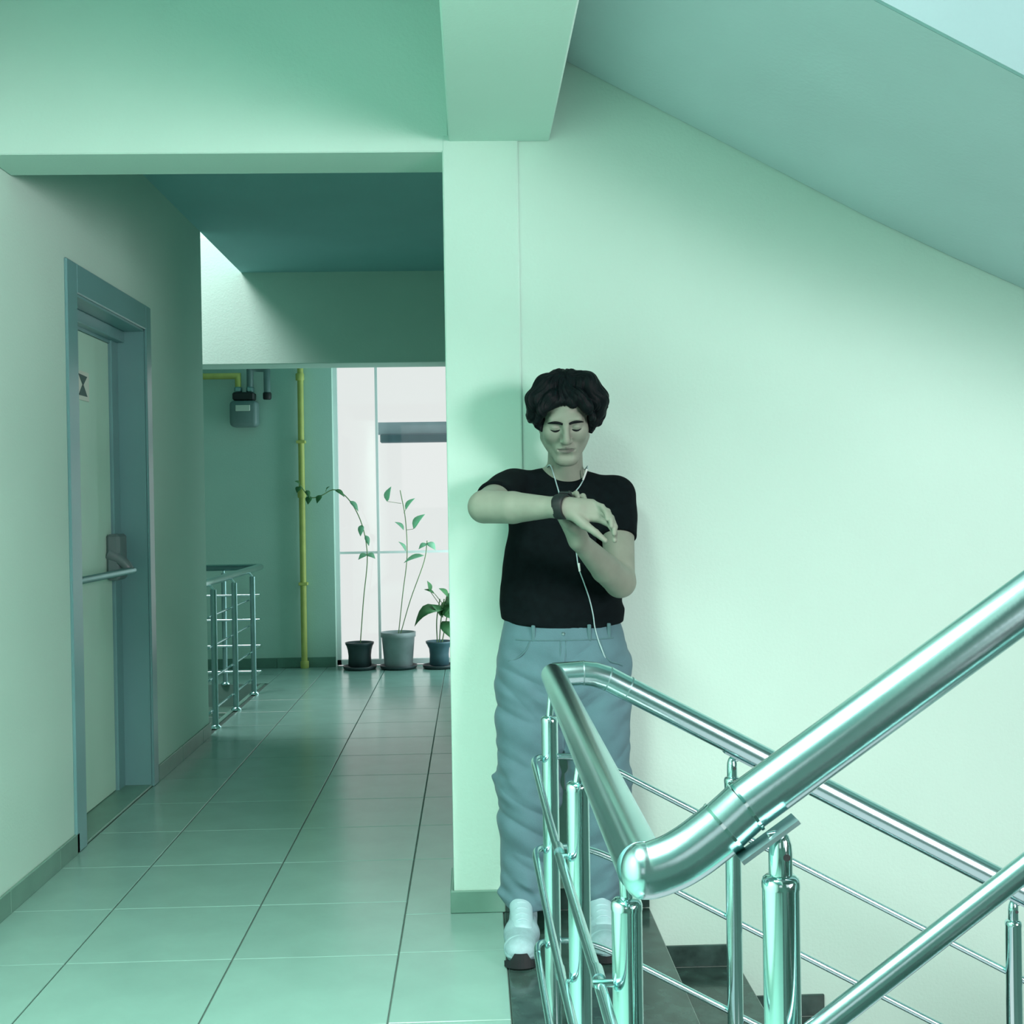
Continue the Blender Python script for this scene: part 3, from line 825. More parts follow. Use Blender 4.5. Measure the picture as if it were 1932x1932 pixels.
#PERSON#
# ------------------------------------------------------------------ the man
class Vox:
    """distance field on a grid; rounded cones, ellipsoids, smooth unions -> one continuous surface"""
    def __init__(s, lo, hi, h):
        s.h = h
        s.lo = np.array(lo, float)
        s.n = np.ceil((np.array(hi, float) - s.lo) / h).astype(int) + 1
        s.a = np.full(s.n, 0.2, np.float32)

    def win(s, lo, hi):
        i0 = np.clip(np.floor((np.array(lo) - s.lo) / s.h).astype(int), 0, s.n)
        i1 = np.clip(np.ceil((np.array(hi) - s.lo) / s.h).astype(int) + 1, 0, s.n)
        if np.any(i1 <= i0): return None
        g = [(s.lo[k] + s.h * np.arange(i0[k], i1[k])).astype(np.float32) for k in range(3)]
        return (slice(i0[0], i1[0]), slice(i0[1], i1[1]), slice(i0[2], i1[2])), g[0][:, None, None], g[1][None, :, None], g[2][None, None, :]

    def put(s, sl, d, k, sub=False):
        a = s.a[sl]
        if sub:
            b = -d
            if k > 0:
                t = np.clip(0.5 - 0.5 * (a - b) / k, 0, 1)
                s.a[sl] = a + (b - a) * t + k * t * (1 - t)
            else:
                s.a[sl] = np.maximum(a, b)
        elif k > 0:
            t = np.clip(0.5 + 0.5 * (d - a) / k, 0, 1)
            s.a[sl] = d + (a - d) * t - k * t * (1 - t)
        else:
            s.a[sl] = np.minimum(a, d)

    def rc(s, a, b, ra, rb, k=0.02, sc=(1, 1, 1), sub=False):
        a = np.array(a, float); b = np.array(b, float); sc = np.array(sc, float)
        R = max(ra, rb) / sc.min() if False else max(ra, rb)
        m = R * np.maximum(1, 1 / sc * 1.0) + k + 4 * s.h
        w_ = s.win(np.minimum(a, b) - m, np.maximum(a, b) + m)
        if w_ is None: return
        sl, X, Y, Z = w_
        A = a * sc; B = b * sc
        ba = B - A
        l2 = float(ba @ ba) + 1e-12
        px, py, pz = X * sc[0] - A[0], Y * sc[1] - A[1], Z * sc[2] - A[2]
        t = np.clip((px * ba[0] + py * ba[1] + pz * ba[2]) / l2, 0, 1)
        d = np.sqrt((px - ba[0] * t) ** 2 + (py - ba[1] * t) ** 2 + (pz - ba[2] * t) ** 2) - (ra + (rb - ra) * t)
        s.put(sl, (d / sc.max()).astype(np.float32), k, sub)

    def chain(s, pts, rs, k=0.006):
        for i in range(len(pts) - 1):
            s.rc(pts[i], pts[i + 1], rs[i], rs[i + 1], k)

    def ell(s, c, r, rot=None, k=0.02, sub=False):
        c = np.array(c, float); r = np.array(r, float)
        m = r.max() + k + 4 * s.h
        w_ = s.win(c - m, c + m)
        if w_ is None: return
        sl, X, Y, Z = w_
        x, y, z = X - c[0], Y - c[1], Z - c[2]
        if rot is not None:
            x, y, z = (rot[0, 0] * x + rot[1, 0] * y + rot[2, 0] * z), (rot[0, 1] * x + rot[1, 1] * y + rot[2, 1] * z), (rot[0, 2] * x + rot[1, 2] * y + rot[2, 2] * z)
        k0 = np.sqrt((x / r[0]) ** 2 + (y / r[1]) ** 2 + (z / r[2]) ** 2)
        k1 = np.sqrt((x / r[0] ** 2) ** 2 + (y / r[1] ** 2) ** 2 + (z / r[2] ** 2) ** 2) + 1e-9
        s.put(sl, (k0 * (k0 - 1) / k1).astype(np.float32), k, sub)

    def plane(s, p, n, k=0.004, where=None):
        """keep the side the normal points away from"""
        n = np.array(n, float); n /= np.linalg.norm(n)
        sl, X, Y, Z = s.win(s.lo - 1, s.lo + s.n * s.h + 1) if where is None else s.win(*where)
        d = (X - p[0]) * n[0] + (Y - p[1]) * n[1] + (Z - p[2]) * n[2]
        s.put(sl, (-d).astype(np.float32) + 0 * s.a[sl], k, True)

    def disp(s, fn):
        sl, X, Y, Z = s.win(s.lo - 1, s.lo + s.n * s.h + 1)
        near = np.abs(s.a) < 0.04
        ii = np.nonzero(near)
        P_ = np.stack([s.lo[k] + s.h * ii[k] for k in range(3)], 1)
        s.a[ii] += fn(P_).astype(np.float32)

    def mesh(s, name, adapt=0.0):
        g = openvdb.FloatGrid(0.2)
        g.copyFromArray(s.a)
        v, t, q = g.convertToPolygons(0.0, adapt)
        v = v.astype(np.float64) * s.h + s.lo
        me = bpy.data.meshes.new(name)
        faces = [tuple(int(i) for i in f[::-1]) for f in t] + [tuple(int(i) for i in f[::-1]) for f in q] if len(t) else None
        if faces is None:
            nq = len(q)
            me.vertices.add(len(v))
            me.vertices.foreach_set('co', v.astype(np.float32).ravel())
            me.loops.add(nq * 4)
            me.loops.foreach_set('vertex_index', q[:, ::-1].astype(np.int32).ravel())
            me.polygons.add(nq)
            me.polygons.foreach_set('loop_start', np.arange(nq, dtype=np.int32) * 4)
            me.polygons.foreach_set('loop_total', np.full(nq, 4, np.int32))
            me.update(calc_edges=True)
        else:
            me.from_pydata(v.tolist(), [], faces)
        me.validate()
        return me


_lat = rng.standard_normal((24, 24, 24)).astype(np.float32)


def vnoise(P_, f):
    q_ = P_ * np.array(f) + 100.3
    i = np.floor(q_).astype(int); t = q_ - i
    t = t * t * (3 - 2 * t)
    out = 0
    for dx in (0, 1):
        for dy in (0, 1):
            for dz in (0, 1):
                wgt = (t[:, 0] if dx else 1 - t[:, 0]) * (t[:, 1] if dy else 1 - t[:, 1]) * (t[:, 2] if dz else 1 - t[:, 2])
                out = out + wgt * _lat[(i[:, 0] + dx) % 24, (i[:, 1] + dy) % 24, (i[:, 2] + dz) % 24]
    return out


man = empty('person', (0.28, 3.86, 0), 'young man in black tee and grey trousers, leaning on the stair wall, checking his watch', 'person')

# joints
E_R = at(914, 956, 3.63); W_R = at(1052, 957, 3.485); S_R = np.array((0.128, 3.93, 1.415))
E_L = at(1170, 1098, 3.76); W_L = at(1092, 1020, 3.57); S_L = np.array((0.468, 3.945, 1.385))
HC = np.array((0.2945, 3.835, 1.627))
pit, yaw_, rol = math.radians(21), math.radians(-2), math.radians(-1.5)
RX_ = np.array(((1, 0, 0), (0, math.cos(pit), -math.sin(pit)), (0, math.sin(pit), math.cos(pit))))
RZ_ = np.array(((math.cos(yaw_), -math.sin(yaw_), 0), (math.sin(yaw_), math.cos(yaw_), 0), (0, 0, 1)))
RY_ = np.array(((math.cos(rol), 0, math.sin(rol)), (0, 1, 0), (-math.sin(rol), 0, math.cos(rol))))
HM = RZ_ @ RY_ @ RX_


def hd(x, y, z):
    return HC + HM @ np.array((x, y, z))


B = Vox((-0.02, 3.36, 0.90), (0.58, 4.09, 1.80), 0.0022)
# trunk and neck
B.rc((0.285, 3.95, 1.30), (0.283, 3.94, 0.98), 0.135, 0.150, 0.05, (1, 1.75, 1))
B.rc((0.18, 3.95, 1.39), (0.42, 3.955, 1.37), 0.06, 0.06, 0.05)
B.rc((0.303, 3.945, 1.40), hd(0.002, 0.035, -0.05), 0.060, 0.053, 0.03)
B.rc((0.303, 3.945, 1.455), (0.15, 3.945, 1.42), 0.04, 0.035, 0.03)
B.rc((0.303, 3.945, 1.445), (0.45, 3.955, 1.395), 0.04, 0.035, 0.03)
# head
B.ell(hd(0, 0.014, 0.045), (0.0765, 0.097, 0.092), HM, 0.02)
B.ell(hd(0, -0.020, -0.020), (0.0695, 0.070, 0.088), HM, 0.02)
for sx in (-1, 1):
    B.rc(hd(sx * 0.056, 0.004, -0.054), hd(sx * 0.019, -0.066, -0.103), 0.021, 0.017, 0.03)
    B.ell(hd(sx * 0.043, -0.058, -0.018), (0.024, 0.024, 0.026), HM, 0.03)
B.ell(hd(0, -0.073, -0.105), (0.028, 0.020, 0.018), HM, 0.025)
B.rc(hd(-0.038, -0.078, 0.027), hd(0.038, -0.078, 0.027), 0.0125, 0.0125, 0.02)
for sx in (-1, 1):
    B.ell(hd(sx * 0.034, -0.099, 0.006), (0.021, 0.021, 0.0140), HM, 0.012, True)
    B.ell(hd(sx * 0.0335, -0.0745, 0.003), (0.0165, 0.0145, 0.0125), HM, 0.005)
B.rc(hd(0, -0.084, 0.020), hd(0, -0.1105, -0.030), 0.0085, 0.0105, 0.012)
B.ell(hd(0, -0.108, -0.036), (0.0115, 0.011, 0.0105), HM, 0.008)
for sx in (-1, 1):
    B.ell(hd(sx * 0.0125, -0.0975, -0.038), (0.0085, 0.0105, 0.0085), HM, 0.006)
    B.ell(hd(sx * 0.0065, -0.1055, -0.0475), (0.0032, 0.0042, 0.003), HM, 0.003, True)
    B.rc(hd(sx * 0.019, -0.092, -0.042), hd(sx * 0.034, -0.078, -0.066), 0.0022, 0.002, 0.012, sub=True)
B.ell(hd(0, -0.0775, -0.067), (0.034, 0.0175, 0.022), HM, 0.016)
for sx in (-1, 1):
    B.rc(hd(0, -0.0900, -0.0625), hd(sx * 0.024, -0.0840, -0.0655), 0.0044, 0.0028, 0.005)
for sx in (-1, 1):
    B.rc(hd(0, -0.0890, -0.0735), hd(sx * 0.020, -0.0845, -0.0715), 0.0056, 0.0030, 0.005)
for sx in (-1, 1):
    B.rc(hd(0, -0.0955, -0.0680), hd(sx * 0.026, -0.0875, -0.0680), 0.0030, 0.0026, 0.003, sub=True)
B.rc(hd(-0.012, -0.094, -0.0870), hd(0.012, -0.094, -0.0870), 0.004, 0.004, 0.012, sub=True)
for sx in (-1, 1):
    B.ell(hd(sx * 0.0755, 0.012, -0.012), (0.0085, 0.019, 0.031), HM, 0.006)
    B.ell(hd(sx * 0.0835, 0.004, -0.008), (0.0045, 0.009, 0.016), HM, 0.004, True)
# arms
B.rc(S_R, E_R, 0.056, 0.046, 0.02)
mR = E_R * 0.60 + W_R * 0.40 + np.array((0, 0.0, -0.002))
B.rc(E_R, mR, 0.0500, 0.0470, 0.006)
B.rc(mR, W_R, 0.0470, 0.0280, 0.006)
B.rc(S_L, E_L, 0.056, 0.046, 0.02)
mL = E_L * 0.64 + W_L * 0.36 + np.array((0.0, 0, -0.004))
B.rc(E_L, mL, 0.0480, 0.0450, 0.012)
B.rc(mL, W_L, 0.0450, 0.0275, 0.006)
# right hand (watch wrist): palm towards the viewer, fingers drooping and curling forward
k_ = 0.012
palm = [(1117, 949, 3.478), (1125, 956, 3.470), (1130, 966, 3.463), (1129, 979, 3.458)]
wr = [(1062, 948, 3.488), (1062, 954, 3.484), (1063, 961, 3.482), (1063, 968, 3.482)]
for p_, w0 in zip(palm, wr):
    B.rc(at(*w0), at(*p_), 0.0165, 0.0115, k_)
B.rc(W_R, at(1090, 960, 3.478), 0.0285, 0.022, 0.015)
fing = (((1117, 949, 3.478), (1136, 956, 3.452), (1144, 968, 3.432), (1146, 980, 3.42)),
        ((1125, 956, 3.470), (1146, 965, 3.442), (1153, 980, 3.420), (1154, 993, 3.408)),
        ((1130, 966, 3.463), (1153, 977, 3.436), (1160, 994, 3.414), (1159, 1007, 3.402)),
        ((1129, 979, 3.458), (1151, 990, 3.440), (1160, 1006, 3.422), (1160, 1020, 3.410)))
for i_, f_ in enumerate(fing):
    pts_ = [at(*p) for p in f_]
    e = 0.001 if i_ == 0 else 0.0
    B.chain(pts_, [0.0100 - e, 0.0090 - e, 0.0082 - e, 0.0068 - e], 0.0028)
B.rc(at(1078, 968, 3.472), at(1103, 990, 3.450), 0.0165, 0.0145, 0.010)
B.chain([at(1103, 990, 3.450), at(1124, 1005, 3.434), at(1142, 1020, 3.428)], [0.0130, 0.0098, 0.0074], 0.004)
# left hand: comes up behind the watch wrist, fingertips over its top
pl = [(1080, 966, 3.550), (1072, 967, 3.556), (1065, 970, 3.562), (1058, 976, 3.566)]
wl = [(1096, 1008, 3.565), (1091, 1008, 3.568), (1086, 1010, 3.572), (1082, 1013, 3.574)]
for p_, w0 in zip(pl, wl):
    B.rc(at(*w0), at(*p_), 0.0165, 0.0120, 0.012)
B.rc(W_L, at(1080, 995, 3.563), 0.0275, 0.021, 0.015)
fl_ = (((1080, 966, 3.550), (1090, 940, 3.548), (1100, 936, 3.528), (1104, 943, 3.512)),
       ((1072, 967, 3.556), (1079, 936, 3.554), (1087, 931, 3.534), (1091, 938, 3.517)),
       ((1065, 970, 3.562), (1070, 938, 3.562), (1074, 932, 3.542), (1077, 938, 3.524)),
       ((1058, 976, 3.566), (1061, 950, 3.570), (1062, 940, 3.556), (1063, 941, 3.540)))
for i_, f_ in enumerate(fl_):
    e = 0.001 if i_ == 3 else 0.0
    B.chain([at(*p) for p in f_], [0.0100 - e, 0.0090 - e, 0.0082 - e, 0.0068 - e], 0.0028)
B.chain([at(1086, 1002, 3.548), at(1070, 990, 3.528), at(1061, 981, 3.524), at(1057, 973, 3.530)], [0.0150, 0.0110, 0.0092, 0.0072], 0.004)
me = B.mesh('body')
body = link('body', me, M_SKIN, man, True)
# lips get their own colour
me.materials.append(M_LIP)
cen = np.zeros(len(me.polygons) * 3, np.float32)
me.polygons.foreach_get('center', cen)
cen = cen.reshape(-1, 3).astype(float) + np.array(man.location)
L_ = (cen - HC) @ HM
sel = ((L_[:, 0] / 0.0255) ** 2 + ((L_[:, 2] + 0.0685) / (0.0105 * (1 - 0.25 * np.abs(L_[:, 0]) / 0.024))) ** 2 < 1) & (L_[:, 1] < -0.078)
mi = np.zeros(len(me.polygons), np.int32)
mi[sel] = 1
me.polygons.foreach_set('material_index', mi)
del B
# brows and lashes, laid on the face
from mathutils.bvhtree import BVHTree


def bvh(o):
    m_ = o.data
    off = Vector(man.location)
    return BVHTree.FromPolygons([v.co + off for v in m_.vertices], [tuple(p.vertices) for p in m_.polygons])


bt = bvh(body)
HMv = Matrix(HM.tolist())


def face_pt(x, z, lift):
    o_ = Vector(hd(x, -0.25, z)); d_ = HMv @ Vector((0, 1, 0))
    h_ = bt.ray_cast(o_, d_)
    return np.array(h_[0] - d_ * lift)


for sx in (-1, 1):
    P0 = [face_pt(sx * x, z, 0.0005) for x, z in ((0.010, 0.0170), (0.022, 0.0205), (0.034, 0.0220), (0.045, 0.0205), (0.055, 0.0145))]
    sp = smooth_path(P0, 4)
    tube('eyebrow', sp, [0.0014 + 0.0036 * math.sin(math.pi * min(1, 0.18 + 0.82 * i / (len(sp) - 1))) for i in range(len(sp))], M_HAIR, man, 8)
    P0 = [face_pt(sx * x, z, 0.0003) for x, z in ((0.0185, -0.0035), (0.026, -0.0068), (0.036, -0.0078), (0.0475, -0.0035))]
    sp = smooth_path(P0, 4)
    tube('eyelash', sp, [0.0009 + 0.0023 * math.sin(math.pi * i / (len(sp) - 1)) for i in range(len(sp))], M_HAIR, man, 6)

# hair
Hh = Vox((0.14, 3.68, 1.52), (0.45, 3.99, 1.82), 0.0018)
Hh.ell(hd(0, 0.028, 0.060), (0.089, 0.101, 0.096), HM, 0.02)
Hh.ell(hd(0, 0.075, -0.01), (0.072, 0.045, 0.07), HM, 0.02)
def hp(px, py, y_): return at(px, py, y_)
for pts_, rs in (
    ([(1058, 722, 3.790), (1030, 730, 3.775), (1012, 755, 3.775), (1006, 785, 3.795)], [0.026, 0.036, 0.034, 0.020]),
    ([(1080, 716, 3.790), (1105, 726, 3.775), (1126, 752, 3.775), (1130, 780, 3.795)], [0.026, 0.040, 0.036, 0.022]),
    ([(1060, 738, 3.750), (1040, 752, 3.738), (1024, 772, 3.742), (1014, 795, 3.765)], [0.016, 0.021, 0.018, 0.010]),
    ([(1072, 738, 3.750), (1092, 750, 3.736), (1108, 766, 3.738), (1119, 790, 3.760)], [0.016, 0.024, 0.020, 0.011]),
    ([(1066, 745, 3.752), (1070, 757, 3.737), (1086, 766, 3.733)], [0.016, 0.014, 0.008]),
    ([(1064, 742, 3.752), (1052, 757, 3.738), (1040, 768, 3.736)], [0.014, 0.012, 0.007]),
    ([(1008, 780, 3.795), (1014, 798, 3.795), (1021, 812, 3.790)], [0.020, 0.012, 0.004]),
    ([(1130, 775, 3.795), (1126, 796, 3.792), (1119, 812, 3.788)], [0.022, 0.014, 0.005]),
    ([(1122, 770, 3.80), (1117, 792, 3.80), (1115, 808, 3.80)], [0.022, 0.018, 0.010]),
    ([(1016, 772, 3.80), (1020, 792, 3.80), (1023, 806, 3.80)], [0.020, 0.016, 0.010]),
    ([(1004, 770, 3.810), (1001, 784, 3.815), (1000, 794, 3.815)], [0.018, 0.012, 0.004]),
    ([(1122, 748, 3.80), (1138, 762, 3.80), (1145, 768, 3.80)], [0.026, 0.013, 0.004]),
    ([(1066, 716, 3.80), (1078, 705, 3.79), (1092, 708, 3.785), (1102, 718, 3.78)], [0.016, 0.012, 0.012, 0.010]),
    ([(1060, 716, 3.80), (1048, 709, 3.79), (1032, 714, 3.785), (1020, 728, 3.785)], [0.016, 0.013, 0.013, 0.010]),
):
    Hh.chain([hp(*p) for p in pts_], rs, 0.010)



def strands(P_):
    L = (P_ - HC) @ HM
    az = np.arctan2(L[:, 0], -(L[:, 1] - 0.005))
    el_ = np.arctan2(L[:, 2] - 0.02, np.hypot(L[:, 0], L[:, 1]))
    wav = az + 0.10 * np.sin(el_ * 7 + az * 3)
    fine = vnoise(np.stack([wav, el_, 0 * az], 1), (26, 3.0, 1))
    mid = vnoise(np.stack([wav, el_, 0 * az + 3], 1), (9, 2.2, 1))
    return 0.0013 * fine + 0.0028 * mid


Hh.disp(strands)
link('hair', Hh.mesh('hair'), M_HAIR, man, True)
del Hh

# black t-shirt
Ts = Vox((-0.03, 3.56, 0.93), (0.60, 4.10, 1.50), 0.003)
sy = (1, 1.72, 1)
Ts.rc((0.291, 3.945, 1.30), (0.289, 3.94, 1.14), 0.172, 0.170, 0.05, sy)
Ts.rc((0.289, 3.94, 1.14), (0.284, 3.93, 1.03), 0.170, 0.182, 0.05, (1, 1.6, 1))
Ts.rc((0.284, 3.93, 1.03), (0.283, 3.93, 0.93), 0.184, 0.186, 0.03, (1, 1.45, 1))
Ts.ell((0.29, 3.90, 1.32), (0.14, 0.085, 0.10), None, 0.05)
Ts.rc((0.303, 3.95, 1.435), (0.145, 3.945, 1.412), 0.050, 0.050, 0.03)
Ts.rc((0.303, 3.95, 1.430), (0.455, 3.955, 1.385), 0.052, 0.053, 0.03)
eR = S_R + (E_R - S_R) * 0.62
Ts.rc(S_R, eR, 0.064, 0.061, 0.03)
eL = S_L + (E_L - S_L) * 0.50
Ts.rc(S_L, eL, 0.064, 0.0600, 0.03)
dR = (E_R - S_R) / np.linalg.norm(E_R - S_R)
dL = (E_L - S_L) / np.linalg.norm(E_L - S_L)
Ts.plane(eR, dR + np.array((0.15, 0, -0.25)), 0.004, (eR - 0.10 + np.array((-0.05, -0.06, 0)), eR + np.array((0.075, 0.075, 0.10))))
Ts.plane(eL, dL + np.array((0, 0.0, -0.1)), 0.004, (eL + np.array((-0.065, -0.09, -0.09)), eL + np.array((0.10, 0.10, 0.05))))


def tfold(P_):
    n1 = vnoise(np.stack([P_[:, 0] + 0.6 * P_[:, 2], P_[:, 1], P_[:, 2] - 0.4 * P_[:, 0]], 1), (9, 9, 16))
    low = np.clip((1.12 - P_[:, 2]) / 0.12, 0, 1)
    n2 = vnoise(P_, (14, 14, 34))
    return 0.0028 * n1 + 0.0035 * low * n2


Ts.disp(tfold)
hem = np.array((0.28, 3.81, 0.973))
Ts.plane(hem, (-0.03, 0.12, -1), 0.006)
tee = link('t_shirt', Ts.mesh('t_shirt'), M_TEE, man, True)
del Ts
# grey trousers
Tr = Vox((-0.02, 3.66, 0.03), (0.57, 4.09, 1.03), 0.0034)
sy = (1, 1.55, 1)
Tr.rc((0.283, 3.93, 0.97), (0.284, 3.925, 0.90), 0.176, 0.195, 0.03, sy)
Tr.plane((0.28, 3.9, 1.002), (0, 0, 1), 0.004)
Tr.rc((0.284, 3.925, 0.90), (0.284, 3.92, 0.83), 0.195, 0.203, 0.03, sy)
Tr.rc((0.178, 3.915, 0.82), (0.166, 3.88, 0.47), 0.112, 0.099, 0.03, (1, 1.08, 1))
Tr.rc((0.166, 3.88, 0.47), (0.150, 3.86, 0.09), 0.099, 0.075, 0.03)
Tr.rc((0.388, 3.915, 0.82), (0.394, 3.88, 0.47), 0.112, 0.097, 0.03, (1, 1.08, 1))
Tr.rc((0.394, 3.88, 0.47), (0.378, 3.86, 0.09), 0.097, 0.074, 0.03)


def pfold(P_):
    x, y_, z = P_[:, 0], P_[:, 1], P_[:, 2]
    s_ = np.where(x < 0.28, 1.0, -1.0)
    diag = vnoise(np.stack([x * 0.6 + 0.5 * s_ * z, y_ * 0.4, z + 0.45 * s_ * x], 1), (11, 9, 15))
    fine = vnoise(np.stack([x, y_, z + 0.5 * s_ * x], 1), (18, 14, 34))
    knee = np.exp(-((z - 0.50) / 0.10) ** 2) + np.exp(-((z - 0.12) / 0.09) ** 2) * 1.5 + 0.6 * np.exp(-((z - 0.80) / 0.12) ** 2)
    rid = -np.abs(diag) + 0.4
    return np.clip((0.96 - z) / 0.12, 0, 1) * (0.0085 * rid + 0.0065 * knee * fine)


Tr.disp(pfold)
Tr.plane((0.15, 3.84, 0.113), (0, 0.35, -1), 0.003)
trs = link('trousers', Tr.mesh('trousers'), M_PANTS, man, True)
del Tr
tb = bvh(trs)
sb = bvh(tee)
# waistband, loops, fly, pocket seams laid on the cloth
def front(x, z, b_=None):
    h_ = (b_ or tb).ray_cast(Vector((x, 3.3, z)), Vector((0, 1, 0)))
    return h_[0].y if h_[0] is not None else 3.82


def seam(name, pts, r, lift=0.0):
    tube(name, smooth_path([(x, front(x, z) - lift, z) for x, z in pts], 4), r, M_PANTS_D, man, 6)


seam('waistband_seam', [(0.13 + 0.0155 * i, 0.938) for i in range(21)], 0.0022)
for x in (0.185, 0.360, 0.425):
    yf = front(x, 0.955)
    from_bm('belt_loop', box_bm((x - 0.006, yf - 0.005, 0.932), (x + 0.006, yf + 0.006, 0.985), 0.002), M_PANTS_D, man)
seam('fly_seam', ((0.268, 0.936), (0.267, 0.90), (0.266, 0.86), (0.274, 0.835), (0.285, 0.826)), 0.0020)
seam('fly_seam', ((0.284, 0.936), (0.284, 0.90), (0.284, 0.86), (0.285, 0.826), (0.285, 0.80)), 0.0016)
yf = front(0.278, 0.957)
from_bm('fly_button', box_bm((0.272, yf - 0.003, 0.951), (0.284, yf + 0.003, 0.963), 0.003), M_STEELD, man)
seam('pocket_seam', ((0.175, 0.936), (0.160, 0.905), (0.132, 0.88), (0.105, 0.872)), 0.0026)
seam('pocket_seam', ((0.392, 0.936), (0.405, 0.895), (0.425, 0.868), (0.450, 0.858), (0.466, 0.850)), 0.0034)

# shoes
for (hx, hy, tx, ty, nm) in ((0.142, 3.87, 0.121, 3.600, 0), (0.385, 3.87, 0.376, 3.625, 1)):
    S = Vox((min(hx, tx) - 0.10, ty - 0.08, -0.01), (max(hx, tx) + 0.10, hy + 0.09, 0.17), 0.0022)
    h0, t0 = np.array((hx, hy, 0.05)), np.array((tx, ty, 0.046))
    S.rc(h0, h0 * 0.45 + t0 * 0.55 + np.array((0, 0, 0.004)), 0.042, 0.050, 0.02, (1, 1, 1))
    S.rc(h0 * 0.45 + t0 * 0.55, t0, 0.051, 0.046, 0.02, (1, 1, 1.2))
    S.rc(h0 + np.array((0, -0.02, 0.03)), h0 + np.array((0, -0.05, 0.075)), 0.040, 0.036, 0.02)
    S.plane((hx, hy, 0.024), (0, 0, -1), 0.004)
    S.plane((hx, hy, 0.135), (0, 0, 1), 0.004)
    shoe = link('shoe', S.mesh('shoe'), M_SHOE_G, man, True)
    O = Vox((min(hx, tx) - 0.10, ty - 0.08, -0.01), (max(hx, tx) + 0.10, hy + 0.09, 0.12), 0.0022)
    O.rc(t0 + np.array((0, 0.018, -0.002)), t0 + np.array((0, 0.002, -0.006)), 0.0490, 0.0470, 0.01, (1, 1, 1.18))
    O.plane((tx, ty + 0.026, 0.05), (0, 1, 0.25), 0.003)
    O.plane((tx, ty, 0.030), (0, 0, -1), 0.003)
    link('toe_cap', O.mesh('toe_cap'), M_SHOE, shoe, True)
    O = Vox((min(hx, tx) - 0.10, ty - 0.08, -0.01), (max(hx, tx) + 0.10, hy + 0.09, 0.18), 0.0022)
    v0 = h0 * 0.52 + t0 * 0.48
    O.rc(v0 + np.array((0, -0.045, 0.024)), v0 + np.array((0, 0.055, 0.062)), 0.034, 0.036, 0.01, (1.0, 1, 1.25))
    link('tongue', O.mesh('tongue'), M_SHOE, shoe, True)
    for i in range(4):
        c_ = v0 + np.array((0, -0.045 + 0.025 * i, 0.053 + 0.009 * i))
        tube('lace', smooth_path([c_ + np.array((-0.024, 0.004, -0.010)), c_ + np.array((-0.01, 0, 0.0015)), c_ + np.array((0.01, 0, 0.0015)), c_ + np.array((0.024, 0.004, -0.010))], 3), 0.0032, M_SHOE, shoe, 6)
    # midsole and outsole
    for nm_, z0, z1, gr, m_ in (('midsole', 0.012, 0.034, 0.0, M_SHOE_G), ('outsole', 0.0005, 0.0125, -0.002, M_SOLE)):
        bm = bmesh.new()
        lo_r, hi_r = [], []
        for i in range(36):
            a = 2 * math.pi * i / 36
            t = 0.5 + 0.5 * math.cos(a)
            c_ = h0 * (1 - t) + t0 * t
            wdt = (0.045 + 0.009 * t ** 0.7) + gr
            ln = 0.046 + gr
            x = c_[0] + wdt * math.sin(a)
            yv = c_[1] - ln * math.cos(a)
            spring = 0.012 * max(0, (t - 0.8) / 0.2) ** 2
            lo_r.append(bm.verts.new((x, yv, z0 + spring * (1 if nm_ == 'outsole' else 1))))
            hi_r.append(bm.verts.new((x * 1.0, yv, z1 + spring)))
        bm.faces.new(lo_r[::-1]); bm.faces.new(hi_r)
        for i in range(36):
            f = bm.faces.new((lo_r[i], lo_r[(i + 1) % 36], hi_r[(i + 1) % 36], hi_r[i])); f.smooth = True
        bmesh.ops.recalc_face_normals(bm, faces=bm.faces)
        from_bm(nm_, bm, m_, shoe)
    # dark tread wrapping up the toe
    bm = bmesh.new()
    n_ = 13
    r0, r1 = [], []
    for i in range(n_):
        a = math.radians(-62 + 124 * i / (n_ - 1))
        hgt = 0.024 if i in (0, 1, 2, 10, 11, 12) else (0.034 if i in (3, 9) else 0.050)
        hgt = hgt if nm == 0 else 0.026
        x = tx + 0.0550 * math.sin(a); yv = ty - 0.0485 * math.cos(a)
        r0.append((bm.verts.new((x, yv, 0.006)), bm.verts.new((tx + 0.041 * math.sin(a), ty - 0.039 * math.cos(a), 0.006))))
        r1.append((bm.verts.new((x, yv, hgt)), bm.verts.new((tx + 0.041 * math.sin(a), ty - 0.039 * math.cos(a), hgt))))
    for i in range(n_ - 1):
        bm.faces.new((r0[i][0], r0[i + 1][0], r1[i + 1][0], r1[i][0]))
        bm.faces.new((r1[i][0], r1[i + 1][0], r1[i + 1][1], r1[i][1]))
        bm.faces.new((r0[i][0], r0[i][1], r0[i + 1][1], r0[i + 1][0]))
    bmesh.ops.recalc_face_normals(bm, faces=bm.faces)
    from_bm('toe_bumper', bm, M_SOLE, shoe)

# ------------------------------------------------------------------ wristwatch and earphones
ax = (W_R - E_R) / np.linalg.norm(W_R - E_R)
wc = at(1060, 956, 3.482)
wt = empty('wristwatch', tuple(wc), 'black wristwatch on the raised wrist of the man', 'watch')
bm = bmesh.new()
zu = np.array((0, 0, 1.0)) - ax * ax[2]; zu /= np.linalg.norm(zu)
yu = np.cross(zu, ax)
rings = []
for (off, rr) in ((-0.0165, 0.0290), (-0.0175, 0.0350), (-0.013, 0.0365), (0.013, 0.0365), (0.0175, 0.0350), (0.0165, 0.0290)):
    rings.append([bm.verts.new(wc + ax * off + (zu * math.cos(2 * math.pi * s / 40) * 1.0 + yu * math.sin(2 * math.pi * s / 40) * 1.0) * rr) for s in range(40)])
for i in range(len(rings)):
    for s in range(40):
        f = bm.faces.new((rings[i][s], rings[i][(s + 1) % 40], rings[(i + 1) % 6][(s + 1) % 40], rings[(i + 1) % 6][s])); f.smooth = True
